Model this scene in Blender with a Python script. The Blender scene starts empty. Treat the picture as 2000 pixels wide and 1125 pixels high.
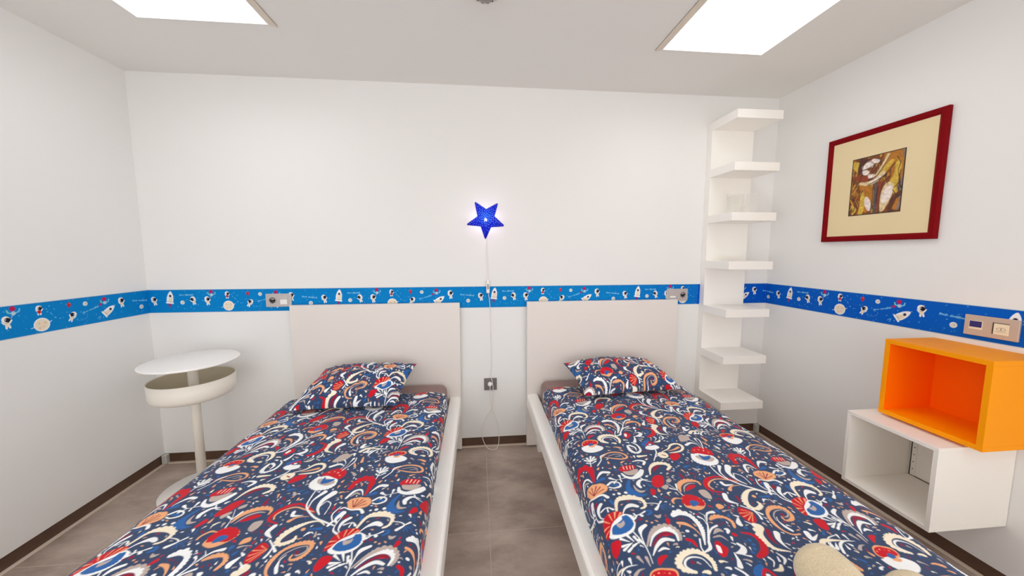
import bpy, bmesh, math, random
import numpy as np
from mathutils import Vector, Matrix

# ------------------------------------------------------------------ camera, world, light, exposure
scene = bpy.context.scene
C = scene.collection
F_PX = 692.13
cam_d = bpy.data.cameras.new('camera'); cam = bpy.data.objects.new('camera', cam_d); C.objects.link(cam)
cam_d.sensor_fit = 'HORIZONTAL'; cam_d.sensor_width = 36.0; cam_d.lens = F_PX / 2000.0 * 36.0; cam_d.clip_start = 0.02
yaw, pitch, roll = 0.0957066, -0.1004691, -0.0018100
fw = Vector((math.sin(yaw) * math.cos(pitch), math.cos(yaw) * math.cos(pitch), math.sin(pitch)))
rt = Vector((math.cos(yaw), -math.sin(yaw), 0)); up = rt.cross(fw)
r2 = rt * math.cos(roll) + up * math.sin(roll); u2 = -rt * math.sin(roll) + up * math.cos(roll)
M = Matrix((r2, u2, -fw)).transposed().to_4x4(); M.translation = Vector((-0.1067, -2.3625, 1.3474))
cam.matrix_world = M
scene.camera = cam
scene.view_settings.view_transform = 'Standard'; scene.view_settings.look = 'None'
scene.view_settings.gamma = 1.0; scene.view_settings.use_curve_mapping = False
scene.view_settings.exposure = -0.06
w = bpy.data.worlds.new('world'); scene.world = w; w.use_nodes = True
w.node_tree.nodes['Background'].inputs[0].default_value = (0.75, 0.85, 1.0, 1)
w.node_tree.nodes['Background'].inputs[1].default_value = 1.0
SKY_STRENGTH = 5.2       # brightness of the daylight falling through the skylight glazing
FILL_STRENGTH = 2.9       # fill light from the made-up windows behind the camera
scene.cycles.transparent_max_bounces = 32; scene.cycles.max_bounces = 14; scene.cycles.diffuse_bounces = 10; scene.cycles.use_denoising = True

XL, XR, H, YF = -2.123, 1.968, 2.393, -4.9
B0, B1 = 0.9767, 1.1234
SK = [(-1.604, -1.05, -0.521, -1.075), (0.855, 1.411, -0.495, -1.05),
      (-1.604, -1.05, -2.35, -2.90), (0.855, 1.411, -2.35, -2.90),  # this row and the next: unseen skylights added for fill light
      (-1.604, -1.05, -3.85, -4.40), (0.855, 1.411, -3.85, -4.40)]

# ------------------------------------------------------------------ materials
def lin(c):
    return tuple(((v / 255) / 12.92 if v / 255 <= .04045 else ((v / 255 + .055) / 1.055) ** 2.4) for v in c)
def mat(name, rgb, rough=0.5, metal=0.0, spec=0.5, bump=0.0, bscale=40.0, var=0.0, vscale=3.0, coat=0.0, attr=None, trans=0.0, emit=None, estr=0.0, sheen=0.0):
    m = bpy.data.materials.new(name); m.use_nodes = True
    nt = m.node_tree; N = nt.nodes; Lk = nt.links; b = N['Principled BSDF']
    col = (*lin(rgb), 1)
    b.inputs['Base Color'].default_value = col
    b.inputs['Roughness'].default_value = rough; b.inputs['Metallic'].default_value = metal
    b.inputs['Specular IOR Level'].default_value = spec; b.inputs['Coat Weight'].default_value = coat
    b.inputs['Coat Roughness'].default_value = 0.1
    b.inputs['Transmission Weight'].default_value = trans; b.inputs['Sheen Weight'].default_value = sheen
    tc = N.new('ShaderNodeTexCoord')
    if attr:
        a = N.new('ShaderNodeAttribute'); a.attribute_name = attr; Lk.new(a.outputs['Color'], b.inputs['Base Color'])
    elif var:
        nz = N.new('ShaderNodeTexNoise'); nz.inputs['Scale'].default_value = vscale; nz.inputs['Detail'].default_value = 4
        Lk.new(tc.outputs['Object'], nz.inputs['Vector'])
        mx = N.new('ShaderNodeMix'); mx.data_type = 'RGBA'
        mx.inputs[6].default_value = tuple(v * (1 - var) for v in col[:3]) + (1,)
        mx.inputs[7].default_value = tuple(min(1, v * (1 + var)) for v in col[:3]) + (1,)
        Lk.new(nz.outputs['Fac'], mx.inputs[0]); Lk.new(mx.outputs[2], b.inputs['Base Color'])
    if bump:
        nb = N.new('ShaderNodeTexNoise'); nb.inputs['Scale'].default_value = bscale; nb.inputs['Detail'].default_value = 3
        Lk.new(tc.outputs['Object'], nb.inputs['Vector'])
        bp = N.new('ShaderNodeBump'); bp.inputs['Strength'].default_value = bump; bp.inputs['Distance'].default_value = 0.002
        Lk.new(nb.outputs['Fac'], bp.inputs['Height']); Lk.new(bp.outputs['Normal'], b.inputs['Normal'])
    if emit is not None:
        b.inputs['Emission Color'].default_value = (*lin(emit), 1); b.inputs['Emission Strength'].default_value = estr
    return m

MW = mat('wall_paint', (236, 236, 235), 0.85, spec=0.2, bump=0.05, bscale=220, var=0.01, vscale=1.5)
MC = mat('ceiling_paint', (234, 234, 231), 0.9, spec=0.2, bump=0.04, bscale=200, var=0.01)
MWH = mat('white_lacquer', (252, 250, 246), 0.32, spec=0.45, var=0.01)
MHB = mat('white_foil_board', (231, 225, 220), 0.42, spec=0.4, var=0.012)
MTB = mat('white_steel', (252, 250, 247), 0.35, spec=0.5, var=0.01)
MBAS = mat('off_white_steel', (240, 235, 224), 0.4, spec=0.4, var=0.01)
MTI = mat('beige_basin_inside', (206, 198, 176), 0.5, var=0.02)
MSHELF = mat('white_shelf_board', (248, 246, 241), 0.4, spec=0.4, var=0.01)
MBB = mat('dark_brown_baseboard', (90, 66, 52), 0.18, spec=0.6, var=0.25, vscale=14, bump=0.1, bscale=30)
MCAU = mat('pale_caulk_strip', (222, 206, 190), 0.5, var=0.05, vscale=20)
MSH = mat('mauve_fitted_sheet', (142, 112, 108), 0.9, spec=0.2, bump=0.25, bscale=500, var=0.03, sheen=0.2)
MFAB = mat('printed_cotton', (60, 70, 100), 0.85, spec=0.2, bump=0.15, bscale=700, attr='Col', sheen=0.1)
MORO = mat('orange_lacquer', (255, 158, 0), 0.45, spec=0.15, var=0.02)
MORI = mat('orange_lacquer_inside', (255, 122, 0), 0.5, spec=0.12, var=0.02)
MCB = mat('white_cabinet_board', (244, 240, 233), 0.45, spec=0.35, var=0.01)
MGAP = mat('dark_gap', (60, 52, 44), 0.8)
MFR = mat('dark_red_lacquered_wood', (126, 2, 12), 0.5, spec=0.08, var=0.12, vscale=12)
MMAT = mat('cream_passepartout', (232, 214, 172), 0.9, spec=0.1, var=0.03, vscale=6)
MART = mat('painted_canvas', (150, 100, 30), 0.6, attr='Col', bump=0.2, bscale=120)
MPAP = mat('printed_wallpaper', (10, 110, 190), 0.6, spec=0.1, attr='Col')
MPL = mat('silver_plastic', (196, 190, 188), 0.35, metal=0.35, var=0.02)
MPLG = mat('grey_plastic', (122, 118, 116), 0.45, metal=0.3)
MPLT = mat('champagne_plastic', (206, 184, 168), 0.35, metal=0.3)
MRK = mat('white_plastic', (238, 236, 234), 0.3)
MSK = mat('socket_grey', (150, 144, 142), 0.4)
MDK = mat('socket_dark', (50, 46, 46), 0.5)
MDISP = mat('blue_display', (30, 18, 70), 0.15, emit=(50, 30, 130), estr=0.25)
MCRM = mat('cream_plastic', (240, 226, 196), 0.4)
MCORD = mat('white_cord', (236, 230, 224), 0.5)
MTOW = mat('beige_terry', (230, 212, 178), 1.0, spec=0.05, bump=0.6, bscale=420, var=0.08, vscale=160, sheen=0.5)
MCLIP = mat('clear_plastic_corner', (230, 230, 224), 0.15, trans=0.35)
MSMK = mat('smoke_detector_plastic', (208, 202, 190), 0.5)
MBLIN = mat('skylight_frame', (226, 216, 200), 0.5)
MSTAR = mat('blue_star_plastic', (4, 8, 150), 0.4, spec=0.25, emit=(0, 12, 170), estr=1.0)
nt = MSTAR.node_tree; N = nt.nodes; Lk = nt.links
tc = N.new('ShaderNodeTexCoord'); vm = N.new('ShaderNodeVectorMath'); vm.operation = 'DISTANCE'; vm.inputs[1].default_value = (0, -0.1, 0.022)
cr = N.new('ShaderNodeValToRGB'); mr = N.new('ShaderNodeMapRange'); mr.inputs['From Max'].default_value = 0.13
Lk.new(tc.outputs['Object'], vm.inputs[0]); Lk.new(vm.outputs['Value'], mr.inputs['Value']); Lk.new(mr.outputs[0], cr.inputs[0])
cr.color_ramp.elements[0].color = (0.0, 0.10, 0.62, 1); cr.color_ramp.elements[1].color = (0.0, 0.001, 0.16, 1)     # lamplight showing through the plastic
el = cr.color_ramp.elements.new(0.45); el.color = (0.0, 0.012, 0.38, 1)
Lk.new(cr.outputs[0], N['Principled BSDF'].inputs['Emission Color'])
MHOLE = mat('star_light_hole', (150, 190, 255), 0.4, emit=(110, 160, 255), estr=0.9)
MHOLE2 = mat('star_light_hole_centre', (235, 240, 255), 0.4, emit=(235, 240, 255), estr=2.5)
MGLASS = mat('drinking_glass', (244, 244, 238), 0.05, spec=0.6)
MGLASS.node_tree.nodes['Principled BSDF'].inputs['Alpha'].default_value = 0.10
MSKY = bpy.data.materials.new('skylight_glazing'); MSKY.use_nodes = True
nt = MSKY.node_tree; nt.nodes.clear()
e = nt.nodes.new('ShaderNodeEmission'); e.inputs[0].default_value = (1.0, 0.995, 0.985, 1); e.inputs[1].default_value = SKY_STRENGTH
o_ = nt.nodes.new('ShaderNodeOutputMaterial'); nt.links.new(e.outputs[0], o_.inputs[0])

# floor: square stone-look tiles with pale joints
MFL = bpy.data.materials.new('stone_tile_floor'); MFL.use_nodes = True
nt = MFL.node_tree; N = nt.nodes; Lk = nt.links; b = N['Principled BSDF']
tc = N.new('ShaderNodeTexCoord'); sep = N.new('ShaderNodeSeparateXYZ'); Lk.new(tc.outputs['Object'], sep.inputs[0])
def mth(op, a, b_=None):
    n = N.new('ShaderNodeMath'); n.operation = op
    for i, v in enumerate((a, b_)):
        if v is None: continue
        if isinstance(v, (int, float)): n.inputs[i].default_value = v
        else: Lk.new(v, n.inputs[i])
    return n.outputs[0]
def joint(sock, off, size):
    f = mth('FRACT', mth('DIVIDE', mth('SUBTRACT', sock, off), size))
    d = mth('MINIMUM', f, mth('SUBTRACT', 1.0, f))
    return mth('LESS_THAN', mth('MULTIPLY', d, size), 0.0013)
gx = joint(sep.outputs[0], -0.065, 0.592); gy = joint(sep.outputs[1], -0.170, 0.598)
g = mth('MAXIMUM', gx, gy)
nA = N.new('ShaderNodeTexNoise'); nA.inputs['Scale'].default_value = 2.2; nA.inputs['Detail'].default_value = 8; nA.inputs['Roughness'].default_value = 0.65
mpn = N.new('ShaderNodeMapping'); mpn.inputs['Scale'].default_value = (1.0, 1.9, 1.0); Lk.new(tc.outputs['Object'], mpn.inputs[0]); Lk.new(mpn.outputs[0], nA.inputs['Vector'])
cr = N.new('ShaderNodeValToRGB'); Lk.new(nA.outputs['Fac'], cr.inputs[0])
cr.color_ramp.elements[0].position = 0.34; cr.color_ramp.elements[0].color = (*lin((148, 130, 119)), 1)
cr.color_ramp.elements[1].position = 0.68; cr.color_ramp.elements[1].color = (*lin((204, 188, 176)), 1)
mx = N.new('ShaderNodeMix'); mx.data_type = 'RGBA'; Lk.new(g, mx.inputs[0]); Lk.new(cr.outputs[0], mx.inputs[6]); mx.inputs[7].default_value = (*lin((206, 190, 176)), 1)
Lk.new(mx.outputs[2], b.inputs['Base Color']); b.inputs['Roughness'].default_value = 0.42; b.inputs['Specular IOR Level'].default_value = 0.4
bp = N.new('ShaderNodeBump'); bp.inputs['Strength'].default_value = 0.15; bp.inputs['Distance'].default_value = 0.002; Lk.new(nA.outputs['Fac'], bp.inputs['Height']); Lk.new(bp.outputs[0], b.inputs['Normal'])

# ------------------------------------------------------------------ object helpers
def link(name, me, m=None, parent=None):
    o = bpy.data.objects.new(name, me); C.objects.link(o)
    if m is not None: me.materials.append(m)
    if parent is not None: o.parent = parent
    return o
def obj(name, bm, m=None, parent=None, smooth=False):
    me = bpy.data.meshes.new(name); bmesh.ops.recalc_face_normals(bm, faces=bm.faces); bm.to_mesh(me); bm.free()
    if smooth: me.polygons.foreach_set('use_smooth', [True] * len(me.polygons))
    return link(name, me, m, parent)
def empty(name, loc, label, cat, group=None):
    o = bpy.data.objects.new(name, None); C.objects.link(o); o.location = loc; o.empty_display_size = 0.1
    return tag(o, label, cat, group)
def tag(o, label, cat, group=None):
    o['label'] = label; o['category'] = cat
    if group: o['group'] = group
    return o
def struct(name, bm, m, smooth=False):
    o = obj(name, bm, m, None, smooth); o['kind'] = 'structure'; return o
def box(bm, x0, x1, y0, y1, z0, z1, bev=0.0, seg=2):
    r = bmesh.ops.create_cube(bm, size=1.0); vs = r['verts']
    for v in vs:
        v.co = Vector(((x0 + x1) / 2 + v.co.x * abs(x1 - x0), (y0 + y1) / 2 + v.co.y * abs(y1 - y0), (z0 + z1) / 2 + v.co.z * abs(z1 - z0)))
    if bev:
        es = list({e for v in vs for e in v.link_edges})
        bmesh.ops.bevel(bm, geom=es, offset=bev, segments=seg, profile=0.5, affect='EDGES')
def bx(*a, **k):
    bm = bmesh.new(); box(bm, *a, **k); return bm
def lathe(prof, seg=64, cx=0, cy=0):
    bm = bmesh.new(); rings = []
    for r, z in prof:
        if r < 1e-5: rings.append([bm.verts.new((cx, cy, z))])
        else: rings.append([bm.verts.new((cx + r * math.cos(2 * math.pi * i / seg), cy + r * math.sin(2 * math.pi * i / seg), z)) for i in range(seg)])
    for a, c_ in zip(rings, rings[1:]):
        for i in range(seg):
            j = (i + 1) % seg
            if len(a) == 1 and len(c_) == 1: continue
            if len(a) == 1: bm.faces.new((a[0], c_[j], c_[i]))
            elif len(c_) == 1: bm.faces.new((a[i], a[j], c_[0]))
            else: bm.faces.new((a[i], a[j], c_[j], c_[i]))
    return bm
def spl(pts, n=10):
    P = [Vector(p) for p in pts]; out = []
    for i in range(len(P) - 1):
        p0 = P[max(i - 1, 0)]; p1 = P[i]; p2 = P[i + 1]; p3 = P[min(i + 2, len(P) - 1)]
        for k in range(n):
            t = k / n
            out.append(0.5 * ((2 * p1) + (-p0 + p2) * t + (2 * p0 - 5 * p1 + 4 * p2 - p3) * t * t + (-p0 + 3 * p1 - 3 * p2 + p3) * t ** 3))
    out.append(P[-1]); return out
def tube(bm, pts, r, seg=8):
    rings = []; n = len(pts)
    nrm = None
    for i, p in enumerate(pts):
        t = (pts[min(i + 1, n - 1)] - pts[max(i - 1, 0)]).normalized()
        if nrm is None: nrm = t.orthogonal().normalized()
        nrm = (nrm - t * nrm.dot(t)).normalized(); bi = t.cross(nrm)
        rr = r[i] if isinstance(r, (list, tuple)) else r
        rings.append([bm.verts.new(p + (nrm * math.cos(2 * math.pi * k / seg) + bi * math.sin(2 * math.pi * k / seg)) * rr) for k in range(seg)])
    for a, b_ in zip(rings, rings[1:]):
        for k in range(seg):
            j = (k + 1) % seg; bm.faces.new((a[k], a[j], b_[j], b_[k]))
    bm.faces.new(rings[0][::-1]); bm.faces.new(rings[-1])
def gridmesh(name, P, col, m, parent=None, smooth=True):
    """P (a,b,3) vertex grid, col (a,b,3) linear colours or None"""
    a, b_ = P.shape[:2]
    me = bpy.data.meshes.new(name)
    idx = np.arange(a * b_).reshape(a, b_)
    q = np.stack([idx[:-1, :-1], idx[1:, :-1], idx[1:, 1:], idx[:-1, 1:]], -1).reshape(-1, 4)
    me.vertices.add(a * b_); me.vertices.foreach_set('co', P.reshape(-1).astype(np.float32))
    me.loops.add(q.size); me.loops.foreach_set('vertex_index', q.reshape(-1).astype(np.int32))
    me.polygons.add(len(q)); me.polygons.foreach_set('loop_start', np.arange(0, q.size, 4, dtype=np.int32))
    me.polygons.foreach_set('loop_total', np.full(len(q), 4, np.int32))
    me.update(calc_edges=True); me.validate()
    if col is not None:
        at = me.color_attributes.new('Col', 'FLOAT_COLOR', 'POINT')
        c4 = np.ones((a * b_, 4), np.float32); c4[:, :3] = col.reshape(-1, 3); at.data.foreach_set('color', c4.reshape(-1))
    if smooth: me.polygons.foreach_set('use_smooth', np.ones(len(q), bool))
    return link(name, me, m, parent)

# ------------------------------------------------------------------ little vector painter (patterns of cloth, wallpaper, canvas)
def cat(pts, closed, n=8):
    P = np.array(pts, float).reshape(-1, np.array(pts).shape[-1]); k = len(P); out = []
    rng = range(k if closed else k - 1)
    for i in rng:
        g_ = (lambda j: P[j % k]) if closed else (lambda j: P[min(max(j, 0), k - 1)])
        p0, p1, p2, p3 = g_(i - 1), g_(i), g_(i + 1), g_(i + 2)
        for t in np.arange(n) / n:
            out.append(.5 * (2 * p1 + (p2 - p0) * t + (2 * p0 - 5 * p1 + 4 * p2 - p3) * t * t + (-p0 + 3 * p1 - 3 * p2 + p3) * t ** 3))
    if not closed: out.append(P[-1])
    return np.array(out)
class Painter:
    def __init__(s, w_, h_, bg, wrapx=True, wrapy=True):
        s.im = np.empty((h_, w_, 3)); s.im[:] = bg; s.w, s.h, s.wx, s.wy = w_, h_, wrapx, wrapy
        s.occ = np.zeros((h_, w_), bool)
    def _put(s, x0, y0, mask, col):
        ys, xs = np.nonzero(mask); ys = ys + y0; xs = xs + x0
        if s.wx: xs = xs % s.w
        if s.wy: ys = ys % s.h
        ok = (xs >= 0) & (xs < s.w) & (ys >= 0) & (ys < s.h)
        s.im[ys[ok], xs[ok]] = col; s.occ[ys[ok], xs[ok]] = True
    def poly(s, P, col):
        x0, y0 = np.floor(P.min(0)).astype(int) - 1; x1, y1 = np.ceil(P.max(0)).astype(int) + 1
        X, Y = np.meshgrid(np.arange(x0, x1) + .5, np.arange(y0, y1) + .5)
        m = np.zeros(X.shape, bool); Q = np.roll(P, -1, 0)
        for (ax, ay), (bx_, by) in zip(P, Q):
            if ay == by: continue
            c_ = ((ay > Y) != (by > Y)) & (X < (bx_ - ax) * (Y - ay) / (by - ay) + ax); m ^= c_
        s._put(x0, y0, m, col)
    def disc(s, x, y, r, col):
        x0, y0 = int(x - r) - 1, int(y - r) - 1; n = int(2 * r) + 4
        X, Y = np.meshgrid(np.arange(x0, x0 + n) + .5, np.arange(y0, y0 + n) + .5)
        s._put(x0, y0, (X - x) ** 2 + (Y - y) ** 2 < r * r, col)
    def blob(s, pts, col): s.poly(cat(pts, True), col)
    def stroke(s, pts, ws, col, scal=False):
        A = np.column_stack([np.array(pts, float), np.array(ws, float)]); A = cat(A, False, 12)
        seg = np.hypot(*np.diff(A[:, :2], axis=0).T); L_ = np.concatenate([[0], np.cumsum(seg)]); tot = L_[-1]
        st = max(1.0, min(A[:, 2].min(), 12) * .25); n = max(2, int(tot / st)); t = np.linspace(0, tot, n)
        B = np.column_stack([np.interp(t, L_, A[:, k]) for k in range(3)])
        core = .40 if scal else .5
        for x, y, w__ in B: s.disc(x, y, max(w__ * core, .8), col)
        if scal:
            d = np.gradient(B[:, :2], axis=0); turn = np.sum(d[:-1, 0] * d[1:, 1] - d[:-1, 1] * d[1:, 0]); sg = 1 if turn > 0 else -1
            nn = np.column_stack([d[:, 1], -d[:, 0]]) * sg; nn /= (np.linalg.norm(nn, axis=1, keepdims=True) + 1e-9)
            q = 0.0
            while q < tot:
                i = min(int(q / tot * (n - 1)), n - 1); w__ = B[i, 2]; r = max(w__ * .34, 4.5)
                s.disc(B[i, 0] + nn[i, 0] * w__ * .28, B[i, 1] + nn[i, 1] * w__ * .28, r, col); q += max(r * 1.8, 5)
    def down(s, k):
        h_, w_ = s.im.shape[:2]; return s.im[:h_ // k * k, :w_ // k * k].reshape(h_ // k, k, w_ // k, k, 3).mean((1, 3))
def sample(im, u, v, wrap=True):
    h_, w_ = im.shape[:2]; x = u * w_ - .5; y = v * h_ - .5
    x0 = np.floor(x).astype(int); y0 = np.floor(y).astype(int); fx = (x - x0)[..., None]; fy = (y - y0)[..., None]
    if wrap: ix, ix1, iy, iy1 = x0 % w_, (x0 + 1) % w_, y0 % h_, (y0 + 1) % h_
    else: ix, ix1, iy, iy1 = np.clip(x0, 0, w_ - 1), np.clip(x0 + 1, 0, w_ - 1), np.clip(y0, 0, h_ - 1), np.clip(y0 + 1, 0, h_ - 1)
    return (im[iy, ix] * (1 - fx) + im[iy, ix1] * fx) * (1 - fy) + (im[iy1, ix] * (1 - fx) + im[iy1, ix1] * fx) * fy

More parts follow.
